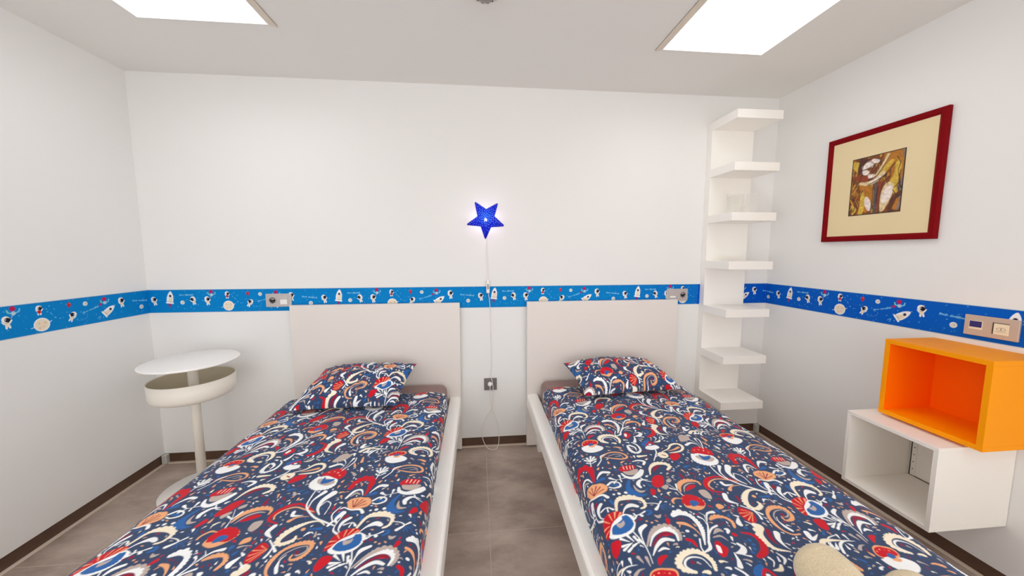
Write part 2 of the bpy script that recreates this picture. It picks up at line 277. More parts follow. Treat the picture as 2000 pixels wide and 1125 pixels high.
# cloth print: motifs of one 0.64 m repeat, coordinates in half millimetres
MOTIFS = [['b','R',[-24,64,-12,112,30,150,86,162,122,148,122,110,78,104,40,66,18,20,-24,-8,-32,20]],['s','P',[-28,20,12,38],[9,4]],['s','P',[-20,62,18,62],[13,4]],['s','P',[4,112,28,78],[9,4]],['s','P',[44,148,46,92],[9,4]],['s','P',[82,154,64,104],[13,4]],['s','P',[112,142,84,106],[13,4]],['b','W',[-4,-6,18,-26,62,-28,86,-22,134,0,154,36,164,80,152,116,122,128,88,108,50,80,22,48]],['c','W',[0,2,18,-22,70,-26,122,-4,152,40,160,90,148,114],[12,14,15,15,15,21,18]],['c','U',[22,8,48,-6,88,-2,126,22,142,54,142,92,130,110],[13,16,17,17,24,15,17]],['b','U',[18,4,40,-10,70,-8,116,8,140,42,142,76,132,104,110,112,100,86,68,64,32,46]],['b','T',[58,56,70,26,102,46,106,76,86,62]],['s','W',[126,-2,150,-94,150,-168,142,-230],[7,7,5,3]],['s','W',[154,-102,160,-40,174,0,212,26],[4,9,24,18]],['s','W',[42,-116,96,-84],[16,4]],['s','W',[96,-104,126,-90],[16,4]],['s','W',[48,-44,86,-74],[16,4]],['s','W',[88,-32,108,-78],[16,4]],['s','W',[120,-46,130,-92],[16,6]],['s','W',[136,-70,150,-108],[16,4]],['s','W',[60,-132,116,-90],[16,4]],['s','W',[42,-92,88,-86],[16,4]],['b','R',[-22,-50,10,-42,42,-56,22,-106,-6,-136,-26,-130,-34,-100]],['c','T',[162,-120,204,-54,268,-10,332,-6,364,-52,350,-112],[5,18,46,37,28,15]],['c','W',[178,-118,218,-60,272,-26,322,-26,346,-64,334,-112],[4,12,21,37,20,12]],['s','D',[188,-122,242,-68,288,-46,320,-60],[6,15,24,22]],['s','W',[164,-182,210,-124,264,-88,308,-104],[4,17,26,18]],['s','W',[202,-160,234,-146,256,-158],[6,16,9]],['s','R',[280,-62,302,-60],[9,9]],['c','P',[1082,-140,1032,-136,1002,-100,996,-38,1024,32,1086,74,1154,70,1166,18,1136,-26,1090,-36,1086,-6],[9,12,15,26,20,33,33,21,26,13,13]],['s','T',[1030,-30,1044,8,1088,44,1140,50,1150,16,1118,-10,1100,-2],[6,7,7,7,9,10,9]],['s','W',[1058,-112,1042,-76,1038,-36,1054,-2],[17,18,6,4]],['b','D',[1094,20,1112,22,1114,6,1104,-8,1096,6]],['c','P',[-34,396,-14,428,22,442,58,440,90,426,108,390],[18,22,16,16,22,18]],['b','P',[-34,386,-26,426,4,440,28,456,56,448,80,448,98,430,100,414,116,392,94,358,36,342,-6,330]],['s','D',[10,354,-10,418],[4,6]],['s','D',[10,354,18,428],[4,6]],['s','D',[10,354,50,428],[4,8]],['s','D',[10,354,72,412],[4,8]],['s','D',[10,354,86,384],[4,6]],['s','W',[-68,318,-46,350,4,332,62,336,88,304],[18,10,11,17,22]],['s','W',[-20,304,-40,212,-38,158,-4,124],[5,6,11,15]],['s','W',[-86,200,-68,232,-38,230],[17,15,4]],['s','W',[28,258,-4,220,-10,166,6,134],[23,24,10,5]],['b','D',[-24,256,-2,290,12,276,-8,250]],['s','W',[-44,288,-30,258],[4,5]],['s','W',[10,196,56,212,82,184],[13,7,17]],['s','W',[54,212,48,172],[7,9]],['c','C',[98,166,130,254,182,278,244,272,282,236,276,182,246,162],[15,25,46,50,28,18,18]],['s','W',[122,130,152,176,196,202,228,186],[5,13,35,25]],['s','W',[132,320,134,320],[15,15]],['s','W',[166,324,168,324],[15,22]],['s','W',[212,330,214,330],[15,22]],['s','W',[444,142,446,142],[10,15]],['s','W',[494,138,496,138],[10,15]],['s','W',[382,-90,384,-90],[10,10]],['c','W',[122,410,162,438,202,424,200,394,156,378,126,390],[15,15,10,15,10,10]],['s','U',[146,408,182,406],[12,22]],['c','R',[-72,550,-44,636,12,660,56,626,56,550,48,472],[37,52,61,53,31,11]],['s','C',[-46,594,-44,594],[10,10]],['s','C',[-18,610,-16,610],[10,7]],['s','C',[10,618,12,618],[10,10]],['s','C',[28,602,30,602],[10,10]],['s','W',[176,556,130,562,88,518,76,494],[28,24,9,4]],['s','W',[-64,442,-32,516,12,528,36,474],[17,20,15,4]],['s','T',[-40,458,-14,496,12,486],[5,15,11]],['s','W',[88,708,58,748],[5,17]],['s','W',[88,708,80,772],[5,17]],['s','W',[88,708,112,782],[5,17]],['s','W',[88,708,134,766],[5,17]],['s','W',[88,708,138,736],[5,17]],['s','W',[88,712,78,648],[6,6]],['s','W',[62,706,90,684,130,708],[13,6,13]],['c','P',[186,744,248,800,320,810,376,782,388,734,342,716,276,728,212,746],[9,13,17,18,18,15,13,7]],['s','T',[242,760,308,782,350,760,296,750],[6,7,7,5]],['s','W',[126,648,172,712,184,762,228,792],[9,7,11,7]],['b','P',[90,964,104,994,126,1012,156,1020,190,1014,222,1004,232,980,218,950,186,932,128,928,98,942]],['b','R',[98,968,110,990,128,1004,160,1010,186,1004,216,992,222,974,214,954,184,944,130,936,102,948]],['s','P',[118,982,120,982],[9,4]],['s','P',[144,992,146,992],[9,9]],['s','P',[170,988,170,988],[9,4]],['s','P',[190,982,192,982],[4,9]],['b','W',[88,928,128,944,162,930,204,934,228,924,250,902,234,868,190,844,144,838,106,862,88,898]],['c','W',[90,928,92,888,114,852,156,842,206,856,244,892],[18,18,9,18,9,9]],['b','U',[142,952,168,966,184,948,168,930,146,930]],['b','P',[138,922,170,932,192,922,166,906]],['b','R',[260,584,292,622,348,632,398,628,384,582,340,570,296,560,272,556]],['s','C',[300,584,306,618],[5,7]],['s','C',[326,582,334,622],[5,7]],['s','C',[350,580,362,624],[5,5]],['s','C',[372,576,384,620],[3,7]],['s','W',[262,528,276,488,324,470,386,504,430,556],[16,27,33,44,31]],['b','T',[280,556,326,560,404,576,374,522,332,504,292,516]],['s','W',[162,482,198,458,250,472,296,480],[22,5,5,9]],['s','W',[170,424,198,454],[13,4]],['s','W',[234,506,230,468],[18,4]],['s','W',[226,438,226,462],[11,6]],['s','W',[376,462,398,428,442,416],[10,6,4]],['b','R',[440,416,476,468,520,486,550,470,536,418,496,364,448,348,428,372]],['c','U',[284,450,254,384,258,326,296,292,340,292],[13,31,57,34,12]],['s','T',[290,390,292,348,310,324,344,328],[6,18,22,9]],['s','W',[330,368,328,400,364,438,420,436],[22,29,17,4]],['b','R',[390,338,412,338,418,310,384,274,372,288]],['s','P',[440,308,446,336],[20,6]],['c','C',[470,496,508,574,572,620,640,616,666,578,628,540],[9,21,37,37,33,18]],['s','D',[510,528,550,574,598,596],[7,28,10]],['b','W',[602,846,632,886,660,878,710,878,720,834,648,812]],['b','U',[596,914,642,956,684,960,652,904,616,872]],['s','R',[634,892,678,932,702,898],[15,17,15]],['s','W',[666,898,668,898],[22,22]],['c','W',[468,908,462,824,494,788,548,830,554,908,526,956],[18,32,26,20,15,10]],['s','W',[488,912,518,878,514,826],[25,17,6]],['c','C',[716,776,784,806,836,858,894,864,914,816,880,768,820,752,762,750],[6,13,22,24,24,20,17,7]],['s','P',[768,778,820,788,878,812],[6,15,24]],['b','C',[660,754,710,772,736,752,732,708,688,684,654,704]],['s','D',[688,732,710,718],[9,13]],['s','W',[622,710,658,728],[6,7]],['s','W',[674,836,658,768,584,664],[7,11,7]],['b','R',[746,714,794,740,834,724,818,682,756,642,732,656]],['s','W',[406,672,460,684,502,666,480,630],[6,15,22,18]],['s','C',[486,736,562,746],[28,13]],['b','R',[940,730,992,786,1044,798,1094,776,1116,726,1094,668,1032,670,968,702]],['s','P',[982,750,984,750],[11,11]],['s','P',[1022,754,1024,752],[11,11]],['s','P',[1052,732,1054,732],[11,11]],['s','P',[1076,704,1078,704],[11,11]],['c','W',[934,696,912,638,930,588,982,558,1044,568,1080,606],[24,31,33,33,31,24]],['b','W',[924,688,980,704,1038,678,1080,656,1082,608,1026,570,980,564,932,596,910,636]],['b','T',[940,670,956,618,1018,588,1070,614,1056,650,998,668]],['b','U',[980,690,1002,656,1060,662,1036,624,992,608,972,626]],['c','P',[586,282,614,350,668,390,726,398,768,378,770,342],[7,33,39,37,21,12]],['s','T',[606,272,644,336,696,366,742,362],[3,11,11,4]],['b','R',[626,290,664,334,704,350,728,334,676,304]],['b','P',[566,232,612,244,648,230,684,206,688,164,644,114,594,94,552,108,526,132,538,178]],['c','R',[538,166,576,216,618,226,656,204,674,170,648,138],[24,37,42,42,25,18]],['b','R',[572,222,624,222,670,170,646,134,590,140,534,144]],['b','U',[586,180,624,184,640,162,608,136,574,132]],['s','W',[576,242,568,318,538,396],[6,4,3]],['s','W',[598,370,574,308],[13,6]],['s','W',[532,334,574,306],[13,6]],['b','T',[550,416,586,440,590,412,558,394]],['b','T',[480,350,526,376,536,356,500,322]],['s','P',[552,210,510,220,474,196,468,172],[5,15,16,15]],['s','W',[296,204,342,192,362,170,326,134],[5,7,10,21]],['s','W',[364,172,394,200],[7,13]],['s','U',[370,158,416,170],[3,6]],['s','U',[370,158,412,148],[3,6]],['s','U',[370,158,390,126],[3,6]],['s','U',[370,158,368,124],[3,9]],['s','W',[152,98,210,110,256,134],[5,6,11]],['s','W',[174,82,198,106],[13,4]],['s','W',[222,100,210,110],[20,4]],['s','W',[182,120,192,102],[11,4]],['c','U',[262,134,282,136,280,116,256,104],[13,13,20,13]],['s','D',[170,62,170,62],[22,15]],['s','D',[200,74,202,74],[15,22]],['s','P',[230,54,232,54],[12,12]],['s','P',[254,40,256,40],[12,12]],['s','T',[292,94,310,74,334,88],[2,22,2]],['b','R',[348,54,368,44,356,18,334,6]],['c','W',[402,66,452,86,502,54,518,-4,506,-74,462,-166],[25,50,34,32,27,4]],['s','P',[402,10,442,-4,472,-46,482,-100],[18,24,10,4]],['s','D',[476,12,478,12],[10,10]],['s','D',[420,40,422,40],[15,10]],['s','W',[490,-160,538,-86,578,-16,600,48],[12,13,6,4]],['s','W',[590,2,628,60,680,74],[4,13,25]],['s','W',[556,38,574,14,566,-38],[16,7,3]],['s','W',[582,76,608,42],[3,5]],['s','W',[622,-44,574,-62,530,-104],[13,11,6]],['s','W',[422,-58,424,-58],[21,21]],['s','T',[450,-96,452,-96],[20,13]],['s','R',[384,-116,406,-134,410,-172],[21,25,10]],['s','W',[458,-124,430,-180,426,-212],[10,7,9]],['s','W',[496,-152,476,-192,424,-216],[16,18,7]],['c','C',[314,-314,268,-290,262,-250,300,-212,360,-198,410,-222,430,-274,416,-324],[18,31,34,37,37,34,28,18]],['s','W',[306,-306,282,-276,298,-244,340,-230,390,-250,404,-308],[6,10,11,10,7,4]],['s','D',[328,-260,328,-260],[21,21]],['s','T',[354,-266,364,-278],[12,6]],['s','W',[-104,-228,-66,-188,-8,-174],[7,7,5]],['s','W',[-76,-290,-42,-238,8,-216,68,-224],[15,15,10,2]],['s','W',[4,-174,-2,-200],[15,3]],['s','W',[46,-176,44,-214],[15,3]],['s','W',[-76,-254,-58,-226],[15,3]],['s','W',[-18,-266,-12,-238],[15,3]],['s','W',[20,-248,8,-232],[15,3]],['s','W',[-42,-206,-42,-212],[15,3]],['s','W',[-104,-258,-86,-230],[15,3]],['s','T',[88,-180,100,-220],[18,4]],['s','T',[126,-190,124,-244],[17,4]],['b','R',[176,-206,208,-188,232,-196,200,-220,168,-246]],['s','T',[38,-276,64,-256,94,-252],[18,12,2]],['s','U',[-44,306,-68,272],[31,15]],['s','U',[96,268,98,234],[22,15]],['s','U',[64,472,116,488],[13,31]],['c','R',[1058,328,1002,372,934,410,860,392,808,336,806,284,872,250],[9,22,18,31,31,18,9]],['c','P',[1048,338,982,362,920,382,858,362,824,324,834,288],[6,11,11,12,12,9]],['s','W',[928,340,936,308,998,310],[22,20,3]],['s','P',[936,262,974,294,1042,298],[26,11,3]],['s','T',[882,350,884,350],[10,15]],['s','T',[888,326,890,326],[15,10]],['s','T',[864,304,866,304],[10,10]],['s','W',[976,538,978,402,1050,310,1130,250,1230,198],[7,10,13,13,9]],['s','W',[1046,526,1000,450,1000,370],[28,10,6]],['s','W',[1108,514,1062,444,1064,366,1098,306],[46,33,18,7]],['s','W',[1098,434,1134,394,1132,302],[7,7,5]],['s','W',[1092,434,1064,366,1092,316],[7,6,7]],['s','W',[1212,358,1184,292,1208,232],[6,9,7]],['s','W',[1250,304,1222,250,1238,216],[33,20,6]],['b','D',[1206,330,1236,338,1206,304]],['c','C',[1168,208,1120,244,1056,238,986,180,954,114,976,76,1034,102,1038,134],[4,11,23,40,37,31,28,13]],['s','W',[904,114,932,84,980,26],[10,9,16]],['s','W',[950,76,952,18,944,-12],[6,12,15]],['s','P',[1054,186,1056,186],[17,26]],['s','U',[1092,182,1162,182],[9,21]],['b','R',[868,100,900,92,924,64,926,30,896,-28,854,-34,836,6,840,48]],['s','P',[928,44,878,80],[2,6]],['s','P',[928,44,846,52],[2,8]],['s','P',[928,44,846,18],[2,8]],['s','P',[928,44,854,-14],[2,8]],['s','P',[928,44,874,-24],[2,6]],['c','C',[878,-70,842,-116,832,-182,846,-230,906,-260],[64,47,37,25,5]],['s','D',[908,-98,882,-156,882,-204],[27,25,5]],['s','W',[946,-122,918,-168,912,-222,922,-250],[33,25,10,2]],['c','R',[738,-100,788,-122,800,-172,768,-234,706,-270],[9,21,31,39,27]],['s','U',[744,-156,746,-156],[20,20]],['s','U',[742,-188,744,-188],[20,20]],['s','U',[726,-216,726,-218],[20,20]],['s','U',[696,-240,698,-240],[20,20]],['s','W',[656,-178,668,-204,640,-232,596,-238],[18,27,33,5]],['s','W',[588,-234,578,-280,558,-320],[5,17,28]],['s','W',[598,-234,638,-252,666,-264],[4,6,13]],['c','P',[616,8,664,28,718,22,740,-14,724,-60],[17,37,26,25,16]],['s','D',[642,-36,644,-36],[13,13]],['s','D',[674,-28,676,-28],[13,13]],['s','T',[560,-100,606,-76,628,-92],[4,26,5]],['s','T',[542,-124,590,-120,612,-154],[6,13,4]],['s','W',[648,-74,666,-80,648,-102],[7,22,12]],['s','W',[650,-132,640,-156],[15,5]],['s','R',[682,-114,684,-114],[28,28]],['b','R',[522,-164,552,-152,562,-182,574,-206,536,-248,506,-254,502,-212]],['b','W',[522,-176,538,-190,522,-230,508,-216]],['b','T',[720,286,768,288,776,238,756,198,720,218,710,256]],['b','P',[744,140,778,152,790,120,742,100]],['s','T',[754,80,778,88,820,88],[17,9,4]],['s','W',[870,226,856,176,900,134],[31,28,6]],['s','D',[938,200,926,150],[16,13]],['s','W',[802,10,778,-28,778,-42],[11,31,26]],['s','W',[792,44,812,26],[4,18]],['s','W',[824,-20,860,-58],[5,13]],['s','W',[758,-280,764,-306,736,-336],[15,8,4]],['s','W',[824,-254,834,-298,806,-326],[4,15,6]],['s','C',[718,-356,762,-354,784,-330],[5,21,13]],['s','W',[808,-280,798,-306],[6,12]],['s','U',[790,-70,792,-70],[18,18]],['s','U',[714,86,714,86],[28,28]],['s','D',[836,148,838,148],[9,13]],['s','D',[846,138,848,138],[9,13]],['b','T',[984,994,1026,1016,1044,1000,1078,1008,1054,932,1018,900,978,888,948,896,960,940]],['s','W',[1038,914,1064,866,1056,782],[12,4,4]],['s','W',[1104,936,1090,874,1072,760],[18,4,4]],['s','W',[1122,946,1122,882,1074,766],[6,9,4]],['s','W',[960,830,1020,860,1060,834],[25,21,5]],['s','P',[1132,870,1146,828],[7,21]],['s','W',[1056,738,1058,738],[9,4]],['s','W',[948,878,948,878],[9,4]],['s','W',[970,876,970,876],[9,4]],['s','W',[996,878,996,878],[4,9]],['s','W',[1126,1142,1116,1094,1180,1124],[31,25,2]],['s','C',[1124,1036,1174,1078,1288,1066],[31,25,5]],['s','W',[1158,1020,1198,1064],[18,5]],['s','W',[1192,1018,1226,1060],[18,2]],['s','P',[1174,952,1180,886],[10,25]],['s','W',[1086,1004,1094,970],[25,4]],['s','W',[1048,1066,1088,1050],[6,8]]]
PAL = {k: lin(v) for k, v in dict(W=(252, 254, 255), C=(254, 242, 218), P=(244, 176, 128), R=(208, 16, 38), D=(150, 26, 58), U=(44, 104, 176), T=(196, 180, 172), N=(54, 72, 106)).items()}
pt = Painter(1280, 1280, PAL['N'])
for q in MOTIFS:
    k, c_, xy = q[0], PAL[q[1]], np.array(q[2], float).reshape(-1, 2)
    if k == 'b': pt.blob(xy, c_)
    else: pt.stroke(xy, q[3], c_, k == 'c')
rnd = random.Random(4)
tries = 0
for size, n in ((32, 50), (21, 170), (12, 330)):
    for _ in range(n * 6):
        x, y = rnd.uniform(0, 1280), rnd.uniform(0, 1280); a = rnd.uniform(0, 6.28); l = size * rnd.uniform(.8, 1.5)
        m_ = int(size * 1.15)
        ys = (np.arange(int(y) - m_, int(y) + m_, 3)) % 1280; xs = (np.arange(int(x) - m_, int(x) + m_, 3)) % 1280
        if pt.occ[np.ix_(ys, xs)].any(): continue
        c_ = PAL[rnd.choices('WPCTRDU', (6, 4, 3, 4, 2, 3, 4))[0]]
        pt.stroke([(x - l * .6 * math.cos(a), y - l * .6 * math.sin(a)), (x, y + l * .15), (x + l * .6 * math.cos(a), y + l * .6 * math.sin(a))], [size * .2, size * .5, size * .8], c_)
TILE = pt.down(2)
def cloth_col(u, v):            # metres
    return sample(TILE, (u / .64) % 1.0, (v / .64) % 1.0)

# ------------------------------------------------------------------ room shell
T = 0.12
WB = 0.066                       # walls stop above a recessed baseboard
def wall(name, x0, x1, y0, y1): struct(name, bx(x0, x1, y0, y1, WB, H + 0.02), MW)
wall('wall_back', XL - T, XR + T, 0, T)
SY0, SY1 = -4.35, -2.55                                # side windows added for fill light, unseen behind the camera
for nm, xa, xb in (('wall_left', XL - T, XL), ('wall_right', XR, XR + T)):
    bm = bmesh.new(); box(bm, xa, xb, SY1, 0, WB, H + 0.02); box(bm, xa, xb, YF, SY0, WB, H + 0.02)
    box(bm, xa, xb, SY0, SY1, WB, 0.10); box(bm, xa, xb, SY0, SY1, 2.1, H + 0.02); struct(nm, bm, MW)
WX0, WX1, WZ0, WZ1 = -1.8, 1.65, 0.10, 2.15          # wide made-up window for fill light, in the wall behind the camera
bm = bmesh.new()
box(bm, XL - T, WX0, YF - T, YF, WB, H + 0.02); box(bm, WX1, XR + T, YF - T, YF, WB, H + 0.02)
box(bm, WX0, WX1, YF - T, YF, WB, WZ0); box(bm, WX0, WX1, YF - T, YF, WZ1, H + 0.02)
struct('wall_front', bm, MW)
struct('floor', bx(XL - T, XR + T, YF - T, T, -0.1, 0), MFL)
def bboard(name, x0, x1, y0, y1): struct(name, bx(x0, x1, y0, y1, 0.0, WB), MBB)
bboard('baseboard_back', XL - T, XR + T, 0.006, T)
bboard('baseboard_left', XL - T, XL - 0.006, YF, 0.006)
bboard('baseboard_right', XR + 0.006, XR + T, YF, 0.006)
bboard('baseboard_front', XL - T, XR + T, YF - T, YF - 0.006)
bm = bmesh.new()
box(bm, XL, XR, -0.013, 0.006, 0, 0.006, 0.002)
struct('trim_1', bm, MCAU)
struct('trim_2', bx(XL - 0.006, XL + 0.014, YF, -0.013, 0, 0.006, bev=0.002), MCAU)
struct('trim_3', bx(XR - 0.014, XR + 0.006, YF, -0.013, 0, 0.006, bev=0.002), MCAU)
for n_, x in (('trim_4', XL + 0.012), ('trim_5', XR - 0.012)):
    struct(n_, bx(x - 0.014, x + 0.014, -0.026, 0.004, 0.006, 0.064, bev=0.004), MCLIP)
# ceiling with skylight openings
bm = bmesh.new()
xs = sorted({XL - T, XR + T, *[s[0] for s in SK], *[s[1] for s in SK]}); ys = sorted({YF - T, T, *[s[2] for s in SK], *[s[3] for s in SK]})
for i in range(len(xs) - 1):
    for j in range(len(ys) - 1):
        cx, cy = (xs[i] + xs[i + 1]) / 2, (ys[j] + ys[j + 1]) / 2
        if any(s[0] < cx < s[1] and s[3] < cy < s[2] for s in SK): continue
        vs = [[bm.verts.new((x, y, z)) for x, y in ((xs[i], ys[j]), (xs[i + 1], ys[j]), (xs[i + 1], ys[j + 1]), (xs[i], ys[j + 1]))] for z in (H, H + 0.16)]
        bm.faces.new(vs[0]); bm.faces.new(vs[1][::-1])
bmesh.ops.remove_doubles(bm, verts=bm.verts, dist=1e-4)
bm2 = bm
bmesh.ops.recalc_face_normals(bm, faces=bm.faces)
struct('ceiling', bm, MC)
for i, (x0, x1, y0, y1) in enumerate(SK):
    w_ = bmesh.new()                                   # lining of the opening
    t_ = 0.004; zt = H + 0.16; zb = H - 0.004
    box(w_, x0, x0 + t_, y1, y0, zb, zt); box(w_, x1 - t_, x1, y1, y0, zb, zt)
    box(w_, x0 + t_, x1 - t_, y0 - t_, y0, zb, zt); box(w_, x0 + t_, x1 - t_, y1, y1 + t_, zb, zt)
    o = struct('window_%d' % (i + 1), w_, MRK)
    p = obj('glazing', bx(x0 + t_, x1 - t_, y1 + t_, y0 - t_, H + 0.115, H + 0.13), MSKY, o)
    inner = x1 if x0 < 0 else x0; sg = 1 if x0 < 0 else -1
    f = bmesh.new(); xa, xb = sorted((inner, inner + sg * 0.03)); box(f, xa, xb, y1 - 0.01, y0 + 0.012, H - 0.003, H + 0.001, 0.001)
    xa, xb = sorted((inner + sg * 0.024, inner + sg * 0.030)); box(f, xa, xb, y1 - 0.01, y0 + 0.012, H - 0.008, H + 0.001, 0.001)
    obj('side_rail', f, MBLIN, o)

MFILL = MSKY.copy(); MFILL.name = 'window_fill_light'; MFILL.node_tree.nodes['Emission'].inputs[1].default_value = FILL_STRENGTH  # glow of the added windows, fill light only
f = bmesh.new(); yw = YF - 0.07
for a in (WX0, (2 * WX0 + WX1) / 3, (WX0 + 2 * WX1) / 3, WX1): box(f, max(a - .03, WX0), min(a + .03, WX1), yw, yw + .05, WZ0, WZ1)
for a in (WZ0, WZ1): box(f, WX0, WX1, yw, yw + .05, max(a - .05, WZ0), min(a + .05, WZ1))
o = struct('window_7', f, MRK)  # unseen window, added to brighten the room from behind
obj('glazing', bx(WX0, WX1, yw - 0.02, yw - 0.01, WZ0, WZ1), MFILL, o)

for k, (xa, xg) in enumerate(((XL - 0.09, XL - 0.10), (XR + 0.05, XR + 0.10))):
    f = bmesh.new(); ym = (SY0 + SY1) / 2
    for a in (SY0, ym, SY1): box(f, xa, xa + .04, max(a - .03, SY0), min(a + .03, SY1), 0.10, 2.1)
    for a in (0.10, 2.1): box(f, xa, xa + .04, SY0, SY1, max(a - .05, .10), min(a + .05, 2.1))
    o = struct('window_%d' % (8 + k), f, MRK)  # made-up side windows that lift the lower walls with fill light
    obj('glazing', bx(xg - .005, xg + .005, SY0, SY1, 0.10, 2.1), MFILL, o)
# smoke detector on the ceiling
t = empty('smoke_detector', (-0.065, -0.835, H), 'round pale smoke detector on the ceiling between the skylights', 'smoke detector')
obj('base', lathe([(0, 0), (0.072, 0), (0.072, -0.006), (0.066, -0.012), (0.05, -0.014), (0, -0.014)]), MSMK, t, True)
obj('sensor_cage', lathe([(0.036, -0.014), (0.036, -0.03), (0.030, -0.036), (0.022, -0.036), (0.021, -0.026), (0, -0.026)]), MSK, t, True)
bm = bmesh.new()
for k in range(10):
    a = k * math.pi / 5; cx, cy = 0.0365 * math.cos(a), 0.0365 * math.sin(a)
    box(bm, cx - 0.003, cx + 0.003, cy - 0.003, cy + 0.003, -0.032, -0.018)
obj('vent_slots', bm, MDK, t)

# ------------------------------------------------------------------ wallpaper border with little space travellers
BW, BH = 2000, 294               # one metre repeat in half millimetres
def hexc(*v): return lin(v)
WH, CRM, BLK, RED, PNK, TEA, LBL = hexc(240, 243, 245), hexc(236, 222, 200), hexc(28, 24, 40), hexc(200, 30, 44), hexc(176, 40, 110), hexc(120, 206, 206), hexc(120, 190, 232)
def paint_border(bg):
    p = Painter(BW, BH, bg, True, False)
    X = lambda s_: s_ * 2000; Y = lambda f: f * BH
    r = random.Random(11)
    for _ in range(150):
        p.disc(r.uniform(0, BW), r.uniform(10, BH - 10), r.choice((2, 2.5, 3, 4.5, 6)), tuple(.55 * a + .45 * b_ for a, b_ in zip(bg, LBL)))
    for _ in range(26):
        x, y = r.uniform(0, BW), r.uniform(30, BH - 30)
        p.disc(x, y, 4.5, LBL)
    def astro(s_, f, k=1.0, tilt=0.0, face=1, red=False):
        x, y = X(s_), Y(f); R_ = lambda dx, dy: (x + k * (dx * math.cos(tilt) - dy * math.sin(tilt)) * face, y + k * (dx * math.sin(tilt) + dy * math.cos(tilt)))
        p.stroke([R_(-22, -18), R_(-34, 2)], [16 * k, 12 * k], WH); p.stroke([R_(20, -18), R_(40, 4)], [16 * k, 12 * k], WH)
        p.stroke([R_(-10, -40), R_(-14, -66)], [20 * k, 16 * k], WH); p.stroke([R_(10, -40), R_(14, -66)], [20 * k, 16 * k], WH)
        p.stroke([R_(0, -12), R_(0, -36)], [40 * k, 36 * k], RED if red else CRM)
        p.disc(*R_(0, 20), 35 * k, BLK); p.disc(*R_(-2, 22), 33 * k, WH); p.disc(*R_(9, 15), 23 * k, BLK)
        p.stroke([R_(-2, 26), R_(-6, 14)], [6 * k, 6 * k], CRM)
    def rocket(s_, f, ang, k=1.0, flame=True):
        x, y = X(s_), Y(f); ca, sa = math.cos(ang), math.sin(ang)
        Q = lambda u, v: (x + k * (u * sa + v * ca), y + k * (u * ca - v * sa))      # u forwards, v sideways
        if flame:
            p.blob([Q(-62, -12), Q(-62, 12), Q(-92, 14), Q(-108, 0), Q(-92, -14)], hexc(130, 60, 130)); p.blob([Q(-62, -8), Q(-62, 8), Q(-90, 0)], hexc(170, 50, 90))
        p.poly(cat([Q(95, 0), Q(60, 25), Q(10, 36), Q(-40, 30), Q(-40, -30), Q(10, -36), Q(60, -25)], True), WH)
        p.poly(cat([Q(40, 2), Q(10, 26), Q(-36, 22), Q(-36, -16), Q(10, -12)], True), CRM)
        p.stroke([Q(-50, -36), Q(-50, 36)], [18 * k, 18 * k], WH)
        p.stroke([Q(-34, -24), Q(-34, 24)], [4 * k, 4 * k], hexc(150, 110, 90))
        p.disc(*Q(36, 0), 15 * k, hexc(120, 100, 110)); p.disc(*Q(38, 0), 9 * k, BLK)
    def moon(s_, f, r_, big=False):
        x, y = X(s_), Y(f)
        p.disc(x, y, r_, WH); p.disc(x, y, r_ * .86, CRM if big else hexc(214, 216, 206))
        if big:
            p.stroke([(x - r_ * 1.35, y - r_ * .35), (x - r_ * .95, y - r_ * .25)], [3, 6], WH); p.stroke([(x + r_ * .95, y + r_ * .2), (x + r_ * 1.3, y + r_ * .4)], [8, 3], WH)
            for a, d, q in ((.5, .5, .15), (2.5, .4, .12), (4.2, .55, .14), (5.3, .4, .1)):
                p.disc(x + r_ * d * math.cos(a), y + r_ * d * math.sin(a), r_ * q, hexc(206, 170, 130)); p.disc(x + r_ * d * math.cos(a), y + r_ * d * math.sin(a), r_ * q * .6, CRM)
        else:
            p.disc(x + r_ * .2, y + r_ * .1, r_ * .25, hexc(176, 180, 170))
    def balloons(s_, f):
        x, y = X(s_), Y(f)
        p.stroke([(x - 42, y + 4), (x - 34, y - 18), (x - 12, y - 24)], [10, 13, 8], TEA); p.stroke([(x + 44, y + 8), (x + 38, y - 14), (x + 14, y - 26)], [10, 13, 8], LBL)
        p.disc(x, y - 26, 17, hexc(176, 206, 226)); p.disc(x - 4, y + 14, 22, PNK); p.disc(x - 2, y + 18, 10, RED)
    def writing(s_, f, L_, rise=0.0, seed=0):
        r_ = random.Random(seed); x, y = X(s_), Y(f); pts = []; n = int(L_ / 9)
        for i in range(n):
            if i in (n // 3,):
                p.stroke(pts, [4] * len(pts), LBL); pts = []; continue
            h_ = r_.choice((5, 7, 7, 13)) if i > 1 else 12
            pts += [(x + i * 9, y + rise * i * 9 - h_ * .5), (x + i * 9 + 4, y + rise * i * 9 + h_)]
        p.stroke(pts, [4] * len(pts), LBL)
    rocket(.0, .60, .12); writing(.055, .75, 170, 0, 1); moon(.069, .44, 24); astro(.131, .54, .82, -.25, -1)
    astro(.213, .53, .86, .12); balloons(.239, .84)
    p.stroke([(X(.213) + 30, Y(.6)), (X(.239), Y(.72))], [2, 2], WH)
    moon(.334, .28, 62, True); astro(.330, .76, .70, 0, 1, True)
    p.stroke([(X(.449), Y(.72)), (X(.453), Y(.42))], [2, 2], hexc(60, 90, 130)); p.blob([(X(.451) - 17, Y(.80)), (X(.451), Y(.88)), (X(.451) + 17, Y(.80)), (X(.451), Y(.70))], RED); p.disc(X(.451) + 5, Y(.83), 4, hexc(240, 170, 170))
    astro(.462, .40, .80, .5, -1); moon(.524, .76, 22)
    writing(.508, .44, 170, .30, 2); rocket(.632, .37, .95, .95, False); balloons(.620, .79); p.disc(X(.597), Y(.66), 14, PNK)
    p.stroke([(X(.575), Y(.16)), (X(.590), Y(.23)), (X(.585), Y(.12))], [4, 5, 4], LBL)
